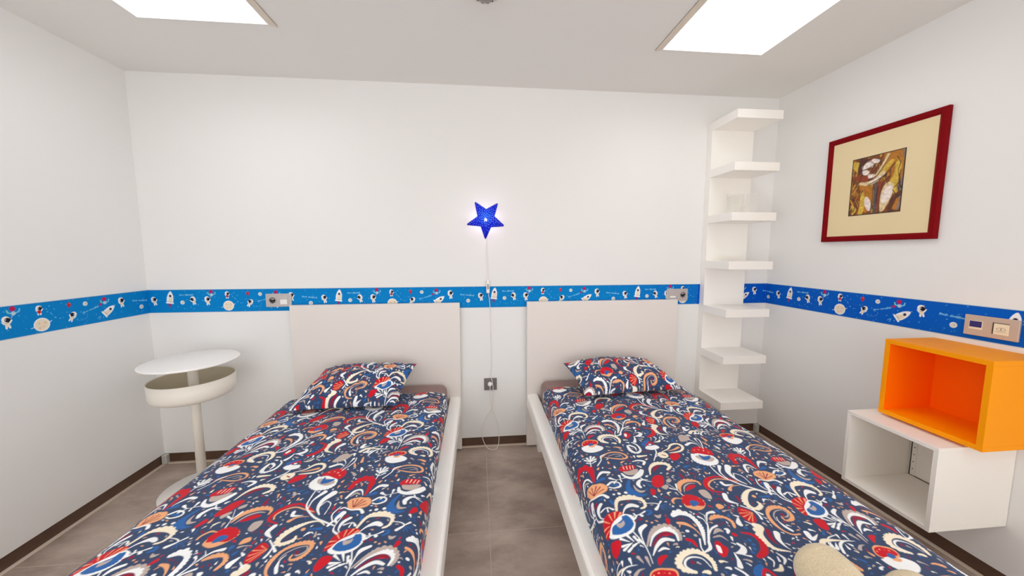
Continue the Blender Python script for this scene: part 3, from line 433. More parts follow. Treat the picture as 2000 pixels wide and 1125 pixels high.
    p.stroke([(X(.480), Y(.2)), (X(.52), Y(.24)), (X(.53), Y(.4))], [3, 3, 3], tuple(.5 * a + .5 * b_ for a, b_ in zip(bg, LBL)))
    astro(.709, .66, .88, .15); writing(.775, .62, 190, -.10, 3); moon(.826, .34, 25)
    astro(.909, .54, .84, .25, 1)
    im = p.down(2)
    edge = tuple(.45 * a + .55 * b_ for a, b_ in zip(bg, hexc(0, 60, 120)))
    im[:3] = hexc(206, 226, 240); im[-3:] = hexc(206, 226, 240); im[3:5] = edge; im[-5:-3] = edge
    return im
BLUE_A = paint_border(hexc(0, 130, 204)); BLUE_B = paint_border(hexc(0, 86, 196))  # second, darker blue paints in the light's colour shift towards the right wall
def strip(name, svals, pos, light_tint, off=0.0):
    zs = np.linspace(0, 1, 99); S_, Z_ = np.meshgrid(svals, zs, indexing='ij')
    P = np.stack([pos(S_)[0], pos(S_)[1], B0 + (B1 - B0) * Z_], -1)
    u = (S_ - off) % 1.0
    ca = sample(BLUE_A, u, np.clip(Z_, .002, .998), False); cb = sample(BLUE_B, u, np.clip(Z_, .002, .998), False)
    k = light_tint(S_)[..., None]; o = gridmesh(name, P, ca * (1 - k) + cb * k, MPAP, smooth=False); o['kind'] = 'structure'; return o
EPS = 0.0012
sv = np.concatenate([np.linspace(XL + SY1, XL - 1.1, 200), np.linspace(XL - 1.1, XL, 720)[1:]])
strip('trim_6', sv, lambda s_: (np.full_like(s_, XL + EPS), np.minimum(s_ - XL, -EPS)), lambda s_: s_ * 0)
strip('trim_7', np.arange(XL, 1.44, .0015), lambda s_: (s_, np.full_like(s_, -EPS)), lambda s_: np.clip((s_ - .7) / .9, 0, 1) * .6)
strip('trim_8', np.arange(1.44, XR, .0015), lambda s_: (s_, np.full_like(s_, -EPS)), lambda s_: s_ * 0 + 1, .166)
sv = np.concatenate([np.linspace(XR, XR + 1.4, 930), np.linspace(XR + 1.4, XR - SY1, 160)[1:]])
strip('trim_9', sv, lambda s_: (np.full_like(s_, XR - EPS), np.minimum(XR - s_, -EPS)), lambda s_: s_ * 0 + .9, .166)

# ------------------------------------------------------------------ beds
def hnoise(X, Y, seed, amp, sc):
    r = np.random.RandomState(seed); out = np.zeros_like(X)
    for i in range(9):
        a = r.uniform(0, 2 * np.pi); f = sc * r.uniform(.5, 2.0); out += np.sin((X * np.cos(a) + Y * np.sin(a)) * f + r.uniform(0, 6.28)) / (f / sc)
    return out * amp / 4
def make_bed(cx, inner, label, group):
    """cx centre, inner = +1 when the aisle rail is at +x"""
    t = empty('bed', (cx, 0, 0), label, 'bed', group)
    wv = 0.528
    obj('headboard', bx(-wv, wv, -0.045, -0.012, 0.012, 1.018, bev=0.002), MHB, t)
    L_ = 2.06
    for s_ in (-1, 1):
        prof = [(0.527, 0.298), (0.455, 0.298), (0.455, 0.379), (0.458, 0.382), (0.514, 0.382), (0.520, 0.380), (0.5255, 0.374), (0.527, 0.367)]
        bm = bmesh.new(); rg = []
        for y in (-0.045, -L_):
            rg.append([bm.verts.new((s_ * x, y, z)) for x, z in prof])
        n = len(prof)
        for i in range(n): bm.faces.new((rg[0][i], rg[0][(i + 1) % n], rg[1][(i + 1) % n], rg[1][i]))
        bm.faces.new(rg[0]); bm.faces.new(rg[1][::-1])
        obj('side_rail', bm, MWH, t)
    obj('footboard', bx(-0.527, 0.527, -L_ - 0.04, -L_, 0.0, 0.384, bev=0.003), MWH, t)
    for s_ in (-1, 1):
        obj('leg', bx(s_ * 0.43 - 0.03, s_ * 0.43 + 0.03, -0.115, -0.047, 0.0, 0.298, bev=0.003), MWH, t)
    bm = bmesh.new(); box(bm, -0.454, 0.454, -L_ + 0.005, -0.05, 0.30, 0.325)
    obj('slatted_base', bm, MCB, t)
    return t
def rounded_block(bm, x0, x1, y0, y1, z0, z1, r, seg=5):
    box(bm, x0, x1, y0, y1, z0, z1, r, seg)
bl = make_bed(-0.757, 1, 'white low bed left of the aisle, beside the round white side table', 'white low beds')
br = make_bed(0.745, -1, 'white low bed right of the aisle, beside the tall white shelf unit', 'white low beds')
def mattress(cx, label):
    bm = bmesh.new(); rounded_block(bm, cx - 0.441, cx + 0.441, -2.04, -0.055, 0.327, 0.487, 0.045, 6)
    bmesh.ops.subdivide_edges(bm, edges=[e for e in bm.edges if e.calc_length() > .3], cuts=8, use_grid_fill=True)
    for v in bm.verts:
        dx = (v.co.x - cx) / .445; dy = (v.co.y + 1.05) / 1.0
        if v.co.z > .44: v.co.z += 0.010 * max(0, 1 - dx * dx) * max(0, 1 - dy ** 8)
    return tag(obj('mattress', bm, MSH, None, True), label, 'mattress', 'mattresses in mauve sheets')
mattress(-0.757, 'mattress in a mauve fitted sheet on the left bed')
mattress(0.745, 'mattress in a mauve fitted sheet on the right bed')

def duvet(cx, side, uoff, seed, label):
    """thin printed cover lying on the mattress; side = +1: tucked inside the rail at +x, draped over the rail at -x"""
    ys = np.concatenate([np.arange(-0.235, -1.72, -0.002), np.linspace(-1.722, -2.05, 40)])
    # cross section control points from tucked side to draped side (local x mirrored by side)
    ctrl = np.array([(0.452, 0.350), (0.455, 0.385), (0.456, 0.425), (0.454, 0.462), (0.441, 0.486), (0.408, 0.500), (0.33, 0.507), (0.15, 0.510), (0, 0.512), (-0.15, 0.511), (-0.31, 0.507), (-0.41, 0.499), (-0.455, 0.477), (-0.49, 0.440), (-0.525, 0.412), (-0.548, 0.390), (-0.552, 0.365)])
    cc = cat(ctrl, False, 20); d = np.hypot(*np.diff(cc, axis=0).T); S_ = np.concatenate([[0], np.cumsum(d)])
    n = int(S_[-1] / .002); sv_ = np.linspace(0, S_[-1], n)
    x = np.interp(sv_, S_, cc[:, 0]); z = np.interp(sv_, S_, cc[:, 1])
    s0 = sv_[np.argmin(np.abs(x))]
    Xs, Ys = np.meshgrid(x, ys, indexing='ij'); Zs = np.repeat(z[:, None], len(ys), 1)
    Ss = np.repeat((sv_ - s0)[:, None], len(ys), 1)
    edge = np.clip((-0.235 - Ys) / 0.03, 0, 1); end = .5 - .5 * np.cos(np.pi * edge)
    top = np.clip((Zs - .46) / .04, 0, 1)
    Zs = Zs - (1 - end) * 0.010 * top
    wr = hnoise(Xs, Ys, seed, .0045, 16) + hnoise(Xs, Ys, seed + 5, .0022, 45)
    Zs = Zs + wr * top * end
    drape = np.clip((-Xs - .40) / .12, 0, 1)
    Xs = Xs - drape * (0.020 * (1 + np.sin(Ys * 5.3 + seed)) * .5 + hnoise(Ys, Ys * 0, seed + 2, .006, 22)) * 1.0
    Zs = Zs + drape * hnoise(Ys, Xs, seed + 3, .006, 14)
    lap = np.clip((-Ys - .3) / 1.1, 0, 1.3) * (.020 if side < 0 else .012) * np.clip((Xs - .30) / .14, 0, 1); Xs = Xs + lap
    Zs = np.where((Xs > .4535) & (Zs < .3845), .3845, Zs)
    tuck = np.clip((Xs - .42) / .03, 0, 1) * (lap < .004); Xs = Xs - tuck * np.abs(hnoise(Ys, Ys * 0, seed + 8, .006, 30))
    Ycut = Ys + 0.006 * np.sin(Ss * 19 + seed) * (1 - np.clip((-0.235 - Ys) / .2, 0, 1))
    U = cx - side * Ss; wx = cx + side * Xs
    P = np.stack([wx, Ycut, Zs], -1)
    if side < 0: P = P[::-1]; U = U[::-1]; Ys = Ys[::-1]
    col = cloth_col(Urel(P, Ss, cx, side) - .3 + uoff, Ys + 1.4)
    o = gridmesh('duvet_cover', P, col, MFAB)
    return tag(o, label, 'duvet cover', 'navy floral duvet covers')
def Urel(P, Ss, cx, side):
    S2 = Ss if side > 0 else Ss[::-1]
    return cx + (-side) * S2
duvet(-0.757, 1, 0.832, 3, 'navy floral paisley duvet cover spread over the left bed')
duvet(0.745, -1, 0.0, 8, 'navy floral paisley duvet cover spread over the right bed')

# ------------------------------------------------------------------ pillows
def pillow(corners, thick, uo, vo, ang, label, seed):
    """corners BL, BR, TR, TL in world space"""
    BL, BR, TR, TL = [np.array(c_, float) for c_ in corners]
    n, m_ = 240, 170
    a = np.linspace(-1, 1, n); b_ = np.linspace(-1, 1, m_); A, B = np.meshgrid(a, b_, indexing='ij')
    # pull the sides in between the pointed corners
    A2 = A * (1 - 0.060 * (1 - B * B) ** 1.0 * np.abs(A) ** 3); B2 = B * (1 - 0.075 * (1 - A * A) * np.abs(B) ** 3)
    s_ = (A2 + 1) / 2; t_ = (B2 + 1) / 2
    base = (BL * ((1 - s_) * (1 - t_))[..., None] + BR * (s_ * (1 - t_))[..., None] + TR * (s_ * t_)[..., None] + TL * ((1 - s_) * t_)[..., None])
    nrm = np.cross(BR - BL, TL - BL); nrm /= np.linalg.norm(nrm)
    h_ = thick * ((1 - np.abs(A) ** 2.6) * (1 - np.abs(B) ** 2.6)) ** .62
    wr = hnoise(A, B, seed, .010, 6) * (h_ / thick) + hnoise(A * 2, B, seed + 1, .004, 18) * np.clip(h_ / thick * 2, 0, 1)
    up_ = base + nrm * (h_ * .62 + wr)[..., None]; dn = base - nrm * (h_ * .34)[..., None]
    W_, H_ = np.linalg.norm(BR - BL), np.linalg.norm(TL - BL)
    ca, sa = math.cos(ang), math.sin(ang); uu = A * W_ / 2; vv = B * H_ / 2
    col = cloth_col(uu * ca - vv * sa + uo, uu * sa + vv * ca + vo)
    P = np.concatenate([up_, dn[:, ::-1]], 1); colr = np.concatenate([col, col[:, ::-1]], 1)
    # close around: append the first column again
    P = np.concatenate([P, P[:, :1]], 1); colr = np.concatenate([colr, colr[:, :1]], 1)
    o = gridmesh('pillow', P, colr, MFAB)
    return tag(o, label, 'pillow', 'navy floral pillows')
pillow([(-1.105, -0.500, 0.532), (-0.545, -0.497, 0.535), (-0.500, -0.125, 0.645), (-1.055, -0.12, 0.632)], 0.130, .500, .105, 0.0, 'navy floral pillow propped at the head of the left bed', 5)
pillow([(0.485, -0.485, 0.540), (1.095, -0.44, 0.542), (1.03, -0.11, 0.625), (0.440, -0.15, 0.625)], 0.138, .430, .142, 0.0, 'navy floral pillow propped at the head of the right bed', 9)

# ------------------------------------------------------------------ round side table
tx, ty = -1.695, -0.285
t = empty('side_table', (tx, ty, 0), 'round white steel side table with a basin shelf in the corner', 'side table')
obj('base', lathe([(0, 0), (0.19, 0), (0.193, 0.003), (0.193, 0.009), (0.19, 0.012), (0, 0.012)], 96), MTB, t, True)
obj('pole', lathe([(0, 0.012), (0.0225, 0.012), (0.0225, 0.748), (0, 0.748)], 32), MBAS, t, True)
obj('basin', lathe([(0.0225, 0.553), (0.150, 0.553), (0.170, 0.556), (0.182, 0.566), (0.187, 0.582), (0.190, 0.661), (0.186, 0.661), (0.183, 0.585), (0.172, 0.566), (0.15, 0.559), (0.0225, 0.558)], 96), MBAS, t, True)
obj('basin_lining', lathe([(0.0235, 0.5605), (0.15, 0.5605), (0.170, 0.568), (0.1815, 0.586), (0.1845, 0.657)], 96), MTI, t, True)
obj('tabletop', lathe([(0, 0.745), (0.210, 0.745), (0.215, 0.747), (0.2165, 0.751), (0.2155, 0.755), (0.211, 0.757), (0, 0.757)], 96), MTB, t, True)

# ------------------------------------------------------------------ tall shelf unit
t = empty('wall_shelf_unit', (1.608, 0, 0.309), 'tall white ladder shelf unit with seven shelves in the right corner', 'shelf unit')
def lz(z): return z - 0.309
obj('back_panel', bx(-0.150, 0.148, -0.05, -0.001, 0.0, 1.896, bev=0.0012), MSHELF, t)
for zb in (2.153, 1.845, 1.541, 1.236, 0.930, 0.623, 0.317):
    obj('shelf', bx(-0.150, 0.148, -0.28, -0.05, lz(zb), lz(zb) + 0.051, bev=0.0012), MSHELF, t)
# drinking glasses on the third shelf
gprof = [(0, 0), (0.026, 0), (0.028, 0.004), (0.033, 0.125), (0.0318, 0.125), (0.0268, 0.008), (0, 0.008)]
g0 = None
for i, (x, y) in enumerate(((1.515, -0.20), (1.582, -0.165), (1.652, -0.20), (1.600, -0.095))):
    lab = ['clear drinking glass on the third shelf, nearest its left edge', 'clear drinking glass in the middle of the third shelf',
           'clear drinking glass on the third shelf, nearest the corner', 'clear drinking glass at the back of the third shelf'][i]
    if g0 is None: g0 = obj('drinking_glass', lathe(gprof, 32), MGLASS, None, True); o = g0
    else: o = g0.copy(); C.objects.link(o)
    o.location = (x, y, 1.5922); tag(o, lab, 'glass', 'drinking glasses on the third shelf')

# ------------------------------------------------------------------ wall boxes
def open_box(name, y0, y1, z0, z1, dep, th, mo, mi, label, panel=False):
    """open towards the room (-x) hung on the right wall"""
    t = empty(name, (XR, (y0 + y1) / 2, z0), label, 'wall cabinet'); X0 = -dep; W_ = abs(y1 - y0) / 2; Hh = z1 - z0
    obj('top_panel', bx(X0, -0.002, -W_, W_, Hh - th, Hh, bev=0.001), mo, t)
    obj('bottom_panel', bx(X0, -0.002, -W_, W_, 0, th, bev=0.001), mo, t)
    obj('side_panel', bx(X0, -0.002, -W_, -W_ + th, th, Hh - th, bev=0.0008), mo, t)
    obj('side_panel', bx(X0, -0.002, W_ - th, W_, th, Hh - th, bev=0.0008), mo, t)
    obj('back_panel', bx(-0.012, -0.004, -W_ + th, W_ - th, th, Hh - th), mi, t)
    if mi is not mo:                                   # coloured lining of the inside
        l = 0.0012; e0 = X0 + 0.002
        for nm, a in (('inner_lining', (e0, -0.012, W_ - th - l, W_ - th, th, Hh - th)), ('inner_lining', (e0, -0.012, -W_ + th, -W_ + th + l, th, Hh - th)), ):
            obj(nm, bx(*a), mi, t)
    return t, W_, Hh
open_box('wall_cabinet', -0.965, -1.305, 0.6165, 0.957, 0.25, 0.019, MORO, MORI, 'orange open wall cabinet resting on the white one')
t, W_, Hh = open_box('wall_cabinet', -0.918, -1.252, 0.263, 0.6055, 0.348, 0.016, MCB, MCB, 'white open wall cabinet below the orange one')
bm = bmesh.new()
box(bm, -0.0145, -0.012, W_ - 0.020 - 0.004, W_ - 0.020, 0.016, Hh - 0.016); box(bm, -0.0145, -0.012, -W_ + 0.016, W_ - 0.020, 0.016, 0.019)
obj('back_seam', bm, MGAP, t)
obj('drilled_strip', bx(-0.0165, -0.0122, W_ - 0.044, W_ - 0.026, 0.020, Hh - 0.02), MCB, t)
for k in range(5): obj('peg_hole', bx(-0.0172, -0.0164, W_ - 0.037, W_ - 0.033, 0.05 + k * .035, 0.054 + k * .035), MGAP, t)

# ------------------------------------------------------------------ framed picture
y0, y1, z0, z1 = -0.398, -0.938, 1.405, 1.985; yc, zc = (y0 + y1) / 2, (z0 + z1) / 2; hw, hh = 0.268, 0.29
t = empty('framed_picture', (XR, yc, zc), 'dark red framed brown and ochre figure painting on the right wall', 'picture')
fwid = 0.030; prof = [(0, 0), (0, 0.017), (0.004, 0.021), (0.020, 0.021), (fwid, 0.015), (fwid, 0.0)]
bm = bmesh.new(); rings = []
for sy, sz in ((-1, -1), (1, -1), (1, 1), (-1, 1)):
    rings.append([bm.verts.new((-0.001 - d_, sy * (hw - i_), sz * (hh - i_))) for i_, d_ in prof])
for k in range(4):
    a, b_ = rings[k], rings[(k + 1) % 4]
    for i in range(len(prof) - 1): bm.faces.new((a[i], a[i + 1], b_[i + 1], b_[i]))
obj('frame', bm, MFR, t)
obj('passepartout', bx(-0.014, -0.006, -hw + fwid - .002, hw - fwid + .002, -hh + fwid - .002, hh - fwid + .002), MMAT, t)
# canvas, painted: two embracing bodies reduced to brown, ochre and pale strokes (0..240 x 0..300)
pa = Painter(240, 300, lin((120, 66, 22)), False, False)
K = dict(o=(176, 112, 24), y=(206, 170, 60), b=(92, 44, 22), d=(52, 34, 30), w=(236, 222, 214), g=(84, 76, 74), r=(140, 56, 22), c=(220, 196, 150), k=(140, 116, 104))
def ps(c_, pts, ws): pa.stroke(pts, ws, lin(K[c_]))
r = random.Random(3)
for _ in range(260):
    x, y = r.uniform(0, 240), r.uniform(0, 300); a = r.uniform(1.0, 2.2); l = r.uniform(15, 45)
    ps(r.choice('obrybo'), [(x, y), (x + l * math.cos(a) + 4, y + l * math.sin(a))], [r.uniform(3, 11), r.uniform(1, 5)])
ps('k', [(232, 295), (226, 220), (232, 120), (225, 20)], [26, 30, 26, 22]); ps('g', [(222, 250), (226, 160), (220, 60)], [10, 14, 16])
ps('y', [(12, 270), (30, 255), (36, 230)], [34, 40, 20]); ps('b', [(50, 290), (44, 240), (56, 180), (96, 170)], [26, 30, 34, 26])
ps('o', [(70, 150), (90, 100), (80, 30)], [50, 56, 40]); ps('y', [(60, 110), (66, 60), (60, 10)], [20, 26, 22]); ps('w', [(84, 84), (92, 56), (100, 24)], [16, 30, 14])
ps('o', [(170, 290), (205, 250), (212, 190), (200, 130)], [50, 60, 50, 44]); ps('y', [(205, 265), (216, 220), (208, 180)], [20, 26, 22]); ps('y', [(208, 160), (196, 130), (212, 100)], [36, 40, 22])
ps('c', [(182, 128), (172, 84), (160, 20)], [44, 52, 24]); ps('w', [(184, 118), (178, 92), (168, 60)], [30, 40, 26])
ps('r', [(142, 150), (136, 90), (132, 10)], [26, 24, 20]); ps('g', [(122, 168), (124, 100), (128, 10)], [12, 14, 16]); ps('d', [(134, 140), (132, 60)], [5, 6])
ps('w', [(64, 246), (84, 258), (96, 252)], [30, 34, 22]); ps('w', [(62, 222), (76, 216)], [26, 24]); ps('d', [(54, 234), (78, 238), (106, 250)], [5, 5, 3]); ps('w', [(102, 272), (122, 266)], [22, 18])
ps('d', [(48, 262), (60, 282), (80, 284)], [6, 10, 6]); ps('r', [(40, 200), (62, 186), (84, 190)], [34, 36, 20]); ps('w', [(92, 196), (106, 196)], [20, 18])
ps('o', [(208, 286), (176, 240), (140, 196)], [44, 44, 36]); ps('y', [(186, 252), (160, 222), (138, 196)], [18, 24, 18]); ps('c', [(150, 200), (120, 172), (84, 160), (48, 166)], [22, 22, 20, 14])
ps('w', [(138, 186), (118, 172), (92, 164)], [8, 10, 6]); ps('c', [(168, 288), (146, 240), (118, 196)], [12, 12, 6]); ps('d', [(174, 284), (152, 238), (126, 194)], [3, 4, 3]); ps('d', [(200, 240), (170, 200), (132, 172), (84, 152)], [5, 5, 4, 4])
ps('d', [(226, 200), (224, 150), (238, 110)], [4, 5, 6]); ps('b', [(232, 90), (206, 60), (200, 10)], [22, 26, 24]); ps('o', [(226, 60), (214, 20)], [14, 18]); ps('y', [(14, 50), (30, 30), (20, 10)], [12, 16, 10])
for _ in range(3): pa.im = (pa.im * 2 + np.roll(pa.im, 1, 0) + np.roll(pa.im, -1, 0) + np.roll(pa.im, 1, 1) + np.roll(pa.im, -1, 1)) / 6
nzr = np.random.RandomState(2).normal(0, 1, (40, 32)); gy, gx_ = np.meshgrid(np.linspace(0, 38.9, 300), np.linspace(0, 30.9, 240), indexing='ij')
iy, ix = gy.astype(int), gx_.astype(int); fy, fx = gy - iy, gx_ - ix
nzb = (nzr[iy, ix] * (1 - fx) + nzr[iy, ix + 1] * fx) * (1 - fy) + (nzr[iy + 1, ix] * (1 - fx) + nzr[iy + 1, ix + 1] * fx) * fy
pa.im = np.clip(pa.im * np.exp(nzb * .15)[..., None], 0, 1)
for pts, ws in (([(150, 292), (128, 250), (112, 208), (96, 176)], (3, 2, 2, 1)), ([(48, 300), (40, 262), (52, 214), (40, 176), (20, 150)], (5, 6, 4, 4, 3)), ([(206, 270), (222, 236), (216, 196), (226, 150), (206, 118)], (3, 4, 3, 4, 3)),
                ([(156, 160), (150, 120), (146, 60), (150, 8)], (3, 4, 3, 3)), ([(62, 130), (52, 96), (50, 40)], (3, 4, 3)), ([(108, 130), (112, 90), (112, 20)], (3, 3, 3)), ([(186, 186), (170, 160), (178, 140)], (2, 3, 2)),
                ([(56, 262), (70, 272), (90, 270), (104, 256), (100, 232), (80, 208), (60, 206), (50, 230), (56, 262)], (3, 3, 3, 3, 3, 3, 3, 3, 3)), ([(14, 90), (30, 60), (24, 20)], (4, 3, 4)), ([(200, 110), (220, 80), (234, 76)], (3, 5, 4))):
    ps('d', pts, ws)
pa.im[:3] = pa.im[-3:] = lin((30, 22, 16)); pa.im[:, :3] = pa.im[:, -3:] = lin((30, 22, 16))
im = pa.im
for _ in range(2): im = (im + np.roll(im, 1, 0) + np.roll(im, -1, 0) + np.roll(im, 1, 1) + np.roll(im, -1, 1)) / 5
ay = np.linspace(1, -1, 200); az = np.linspace(-1, 1, 250); AY, AZ = np.meshgrid(ay, az, indexing='ij')
P = np.stack([np.full_like(AY, -0.0152), AY * 0.122 + 0.002, AZ * 0.151 + 0.0], -1)
colr = sample(im, (1 - AY) / 2, (AZ + 1) / 2, False)
obj('painting_backing', bx(-0.0150, -0.0138, -0.121, 0.125, -0.152, 0.152), MDK, t)
gridmesh('painting', P, colr, MART, t, False)

# ------------------------------------------------------------------ switch and socket plates
def rotz(bm, a): bmesh.ops.rotate(bm, verts=bm.verts, cent=(0, 0, 0), matrix=Matrix.Rotation(a, 3, 'Z')); return bm
def schuko(parent, cx, m1, m2, rot=0, r=0.020):
    bm = bmesh.new()
    pr_ = [(0, 0.0015), (r * .85, 0.0015), (r * .88, 0.006), (r, 0.0065), (r, 0.0)]
    l = lathe(pr_, 40); bmesh.ops.rotate(l, verts=l.verts, cent=(0, 0, 0), matrix=Matrix.Rotation(math.pi / 2, 3, 'X')); bmesh.ops.translate(l, verts=l.verts, vec=(cx, -0.0075, 0)); rotz(l, rot)
    o = obj('socket', l, m1, parent, True)
    h = bmesh.new()
    for s_ in (-1, 1): box(h, cx + s_ * .0095 - .003, cx + s_ * .0095 + .003, -0.0098, -0.0088, -.003, .003)
    box(h, cx - .004, cx + .004, -0.014, -0.009, r * .7, r * .85); box(h, cx - .004, cx + .004, -0.014, -0.009, -r * .85, -r * .7)
    obj('contact', rotz(h, rot), m2, o)
    return o
t = empty('socket_plate', (-1.364, 0, 1.048), 'silver double plate with socket and white switch left of the left headboard', 'socket plate')
obj('plate', bx(-0.077, 0.077, -0.009, -0.0014, -0.042, 0.042, bev=0.002), MPL, t)
schuko(t, -0.036, MSK, MDK)
sw = obj('rocker_switch', bx(0.010, 0.052, -0.012, -0.009, -0.026, 0.020, bev=0.001), MRK, t)
obj('switch_edge', bx(0.010, 0.052, -0.0126, -0.0121, 0.006, 0.0195), MPL, sw)
t = empty('socket_plate', (1.288, 0, 1.048), 'silver double plate with switch and socket right of the right headboard', 'socket plate')
obj('plate', bx(-0.077, 0.077, -0.009, -0.0014, -0.042, 0.042, bev=0.002), MPL, t)
schuko(t, 0.040, MSK, MDK)
sw = obj('rocker_switch', bx(-0.056, -0.012, -0.012, -0.009, -0.024, 0.022, bev=0.001), MPL, t)
obj('switch_edge', bx(-0.054, -0.014, -0.0126, -0.0121, -0.020, -0.008), MRK, sw)
t = empty('control_plate', (XR, -1.141, 1.0405), 'champagne double plate with blue display and cream insert on the right wall', 'control plate')
obj('plate', bx(-0.010, -0.0014, -0.078, 0.078, -0.0425, 0.0425, bev=0.002), MPLT, t)
d_ = obj('display', bx(-0.0115, -0.010, 0.022, 0.062, -0.016, 0.020, bev=0.0006), MCRM, t)
obj('screen', bx(-0.0122, -0.0114, 0.024, 0.060, -0.007, 0.018), MDISP, d_)
d_ = obj('outlet_insert', bx(-0.0115, -0.010, -0.052, -0.010, -0.024, 0.020, bev=0.0006), MCRM, t)
o_frame = bmesh.new(); box(o_frame, -0.012, -0.0114, -0.010, -0.007, -0.024, 0.022); box(o_frame, -0.012, -0.0114, -0.052, -0.007, 0.020, 0.022)
obj('insert_edge', o_frame, MGAP, d_)
e_ = bmesh.new()
ring = [Vector((-0.0118, -0.031 + 0.013 * math.cos(a), -0.002 + 0.006 * math.sin(a))) for a in np.linspace(0, 2 * math.pi, 25)]
tube(e_, ring, 0.0006, 5); box(e_, -0.0122, -0.0114, -0.032, -0.030, -0.006, 0.002); box(e_, -0.0122, -0.0114, -0.048, -0.014, -0.0135, -0.0127)
obj('eye_symbol', e_, MPLG, d_)
t = empty('wall_socket', (-0.030, 0, 0.448), 'square grey wall socket between the beds', 'wall socket')
obj('plate', bx(-0.043, 0.043, -0.009, -0.0008, -0.042, 0.042, bev=0.002), MPLG, t)
schuko(t, 0.0, MPLG, MDK)

# ------------------------------------------------------------------ star lamp and its cord
sx, sz = -0.055, 1.549
t = empty('star_wall_lamp', (sx, -0.002, sz), 'glowing blue star wall lamp with pinholes between the beds', 'wall lamp')
OUT = [(-0.126, 1.671), (-0.050, 1.621), (0.029, 1.664), (0.003, 1.576), (0.072, 1.513), (-0.020, 1.506), (-0.057, 1.422), (-0.087, 1.511), (-0.183, 1.520), (-0.107, 1.575)]
rel = [Vector((x - sx, 0, z - sz)) for x, z in OUT]
ol = []
for i in range(10):                                        # rounded tips
    p = rel[i]; a = rel[i - 1]; b_ = rel[(i + 1) % 10]
    if i % 2 == 0:
        da = (a - p).normalized(); db = (b_ - p).normalized(); rr = 0.022
        for k in range(6):
            th = k / 5; ol.append((p + da * rr) * (1 - th) ** 2 + p * (2 * th * (1 - th)) + (p + db * rr) * th * th)
    else: ol.append(p)
bm = bmesh.new(); n = len(ol); cen = Vector((0, 0, 0))
yfr = -0.088
def ring_at(sc_, y): return [bm.verts.new((q.x * sc_, y, q.z * sc_)) for q in ol]
R0 = ring_at(1.0, -0.056); R1 = ring_at(1.0, -0.072); R2 = ring_at(0.94, -0.082); R3 = ring_at(0.62, -0.094); R4 = ring_at(0.30, -0.102)
for a, b_ in ((R0, R1), (R1, R2), (R2, R3), (R3, R4)):
    for i in range(n): bm.faces.new((a[i], a[(i + 1) % n], b_[(i + 1) % n], b_[i]))
top = bm.verts.new((0, -0.105, 0))
for i in range(n): bm.faces.new((R4[i], R4[(i + 1) % n], top))
star = obj('star_shade', bm, MSTAR, t, False)
from mathutils.bvhtree import BVHTree
me_ = star.data; bvh = BVHTree.FromPolygons([v.co.copy() for v in me_.vertices], [tuple(p.vertices) for p in me_.polygons])
def inside(x, z):
    c_ = False
    for i in range(n):
        a, b_ = ol[i], ol[(i + 1) % n]
        if (a.z > z) != (b_.z > z) and x < (b_.x - a.x) * (z - a.z) / (b_.z - a.z) + a.x: c_ = not c_
    return c_
r = random.Random(7); ptsh = [(0, 0), (0.006, 0.004), (-0.006, 0.004), (0.005, -0.006), (-0.006, -0.006), (0, 0.011)]
for _ in range(9000):
    x, z = r.uniform(-.13, .13), r.uniform(-.13, .13)
    if z < -0.035 and abs(x + .002) < .05 and r.random() > .04: continue
    if not inside(x * 1.08, z * 1.08): continue
    if min((x - a) ** 2 + (z - b_) ** 2 for a, b_ in ptsh) < 0.0098 ** 2: continue
    ptsh.append((x, z))
bm = bmesh.new(); bmc = bmesh.new()
for i, (x, z) in enumerate(ptsh):
    hit = bvh.ray_cast(Vector((x, -0.3, z)), Vector((0, 1, 0)))
    if hit[0] is None: continue
    cset = i < 6; tgt = bmc if cset else bm; rad = 0.0030 if cset else 0.0015 + 0.0007 * max(0, 1 - math.hypot(x, z) / .1)
    nn = hit[1]; nn = -nn if nn.y > 0 else nn
    rot = nn.to_track_quat('Z', 'Y').to_matrix().to_4x4(); rot.translation = hit[0] + nn * 0.0004
    bmesh.ops.create_circle(tgt, cap_ends=True, segments=8, radius=rad, matrix=rot)
obj('pinholes', bm, MHOLE, t); obj('bright_pinholes', bmc, MHOLE2, t)
obj('wall_mount', lathe([(0, 0), (0.032, 0), (0.032, 0.012), (0.016, 0.016), (0.012, 0.028), (0, 0.028)], 24), MRK, t, True).rotation_euler = (math.pi / 2, 0, 0)
bl_d = bpy.data.lights.new('star_bulb', 'POINT'); bl_d.energy = 0.55; bl_d.color = (1.0, 0.80, 0.52); bl_d.shadow_soft_size = 0.012
bulb = bpy.data.objects.new('star_bulb', bl_d); C.objects.link(bulb); bulb.parent = t; bulb.location = (0, -0.050, 0.008)

t = empty('lamp_cord', (-0.03, 0, 0.45), 'thin white lamp cord with inline switch hanging down the wall', 'cord')
def cpath(pts): return [Vector((x + 0.03, y, z - 0.45)) for x, y, z in pts]
bm = bmesh.new(); tube(bm, spl(cpath([(-0.048, -0.010, 1.535), (-0.045, -0.006, 1.42), (-0.040, -0.005, 1.30), (-0.037, -0.008, 1.165)]), 8), 0.0013, 6)
obj('upper_wire', bm, MCORD, t, True)
bm = bmesh.new(); tube(bm, spl(cpath([(-0.049, -0.006, 1.42), (-0.052, -0.006, 1.30), (-0.046, -0.008, 1.160)]), 8), 0.0008, 5)
obj('second_wire', bm, MCORD, t, True)
bm = bmesh.new(); box(bm, -0.012 + -0.011, 0.012 - 0.011 - .002, -0.024, -0.006, 0.628, 0.718, 0.004)
sw = obj('inline_switch', bm, MRK, t)
obj('thumb_wheel', bx(-0.017, -0.007, -0.027, -0.0235, 0.655, 0.688, bev=0.001), MSK, sw)
bm = bmesh.new()
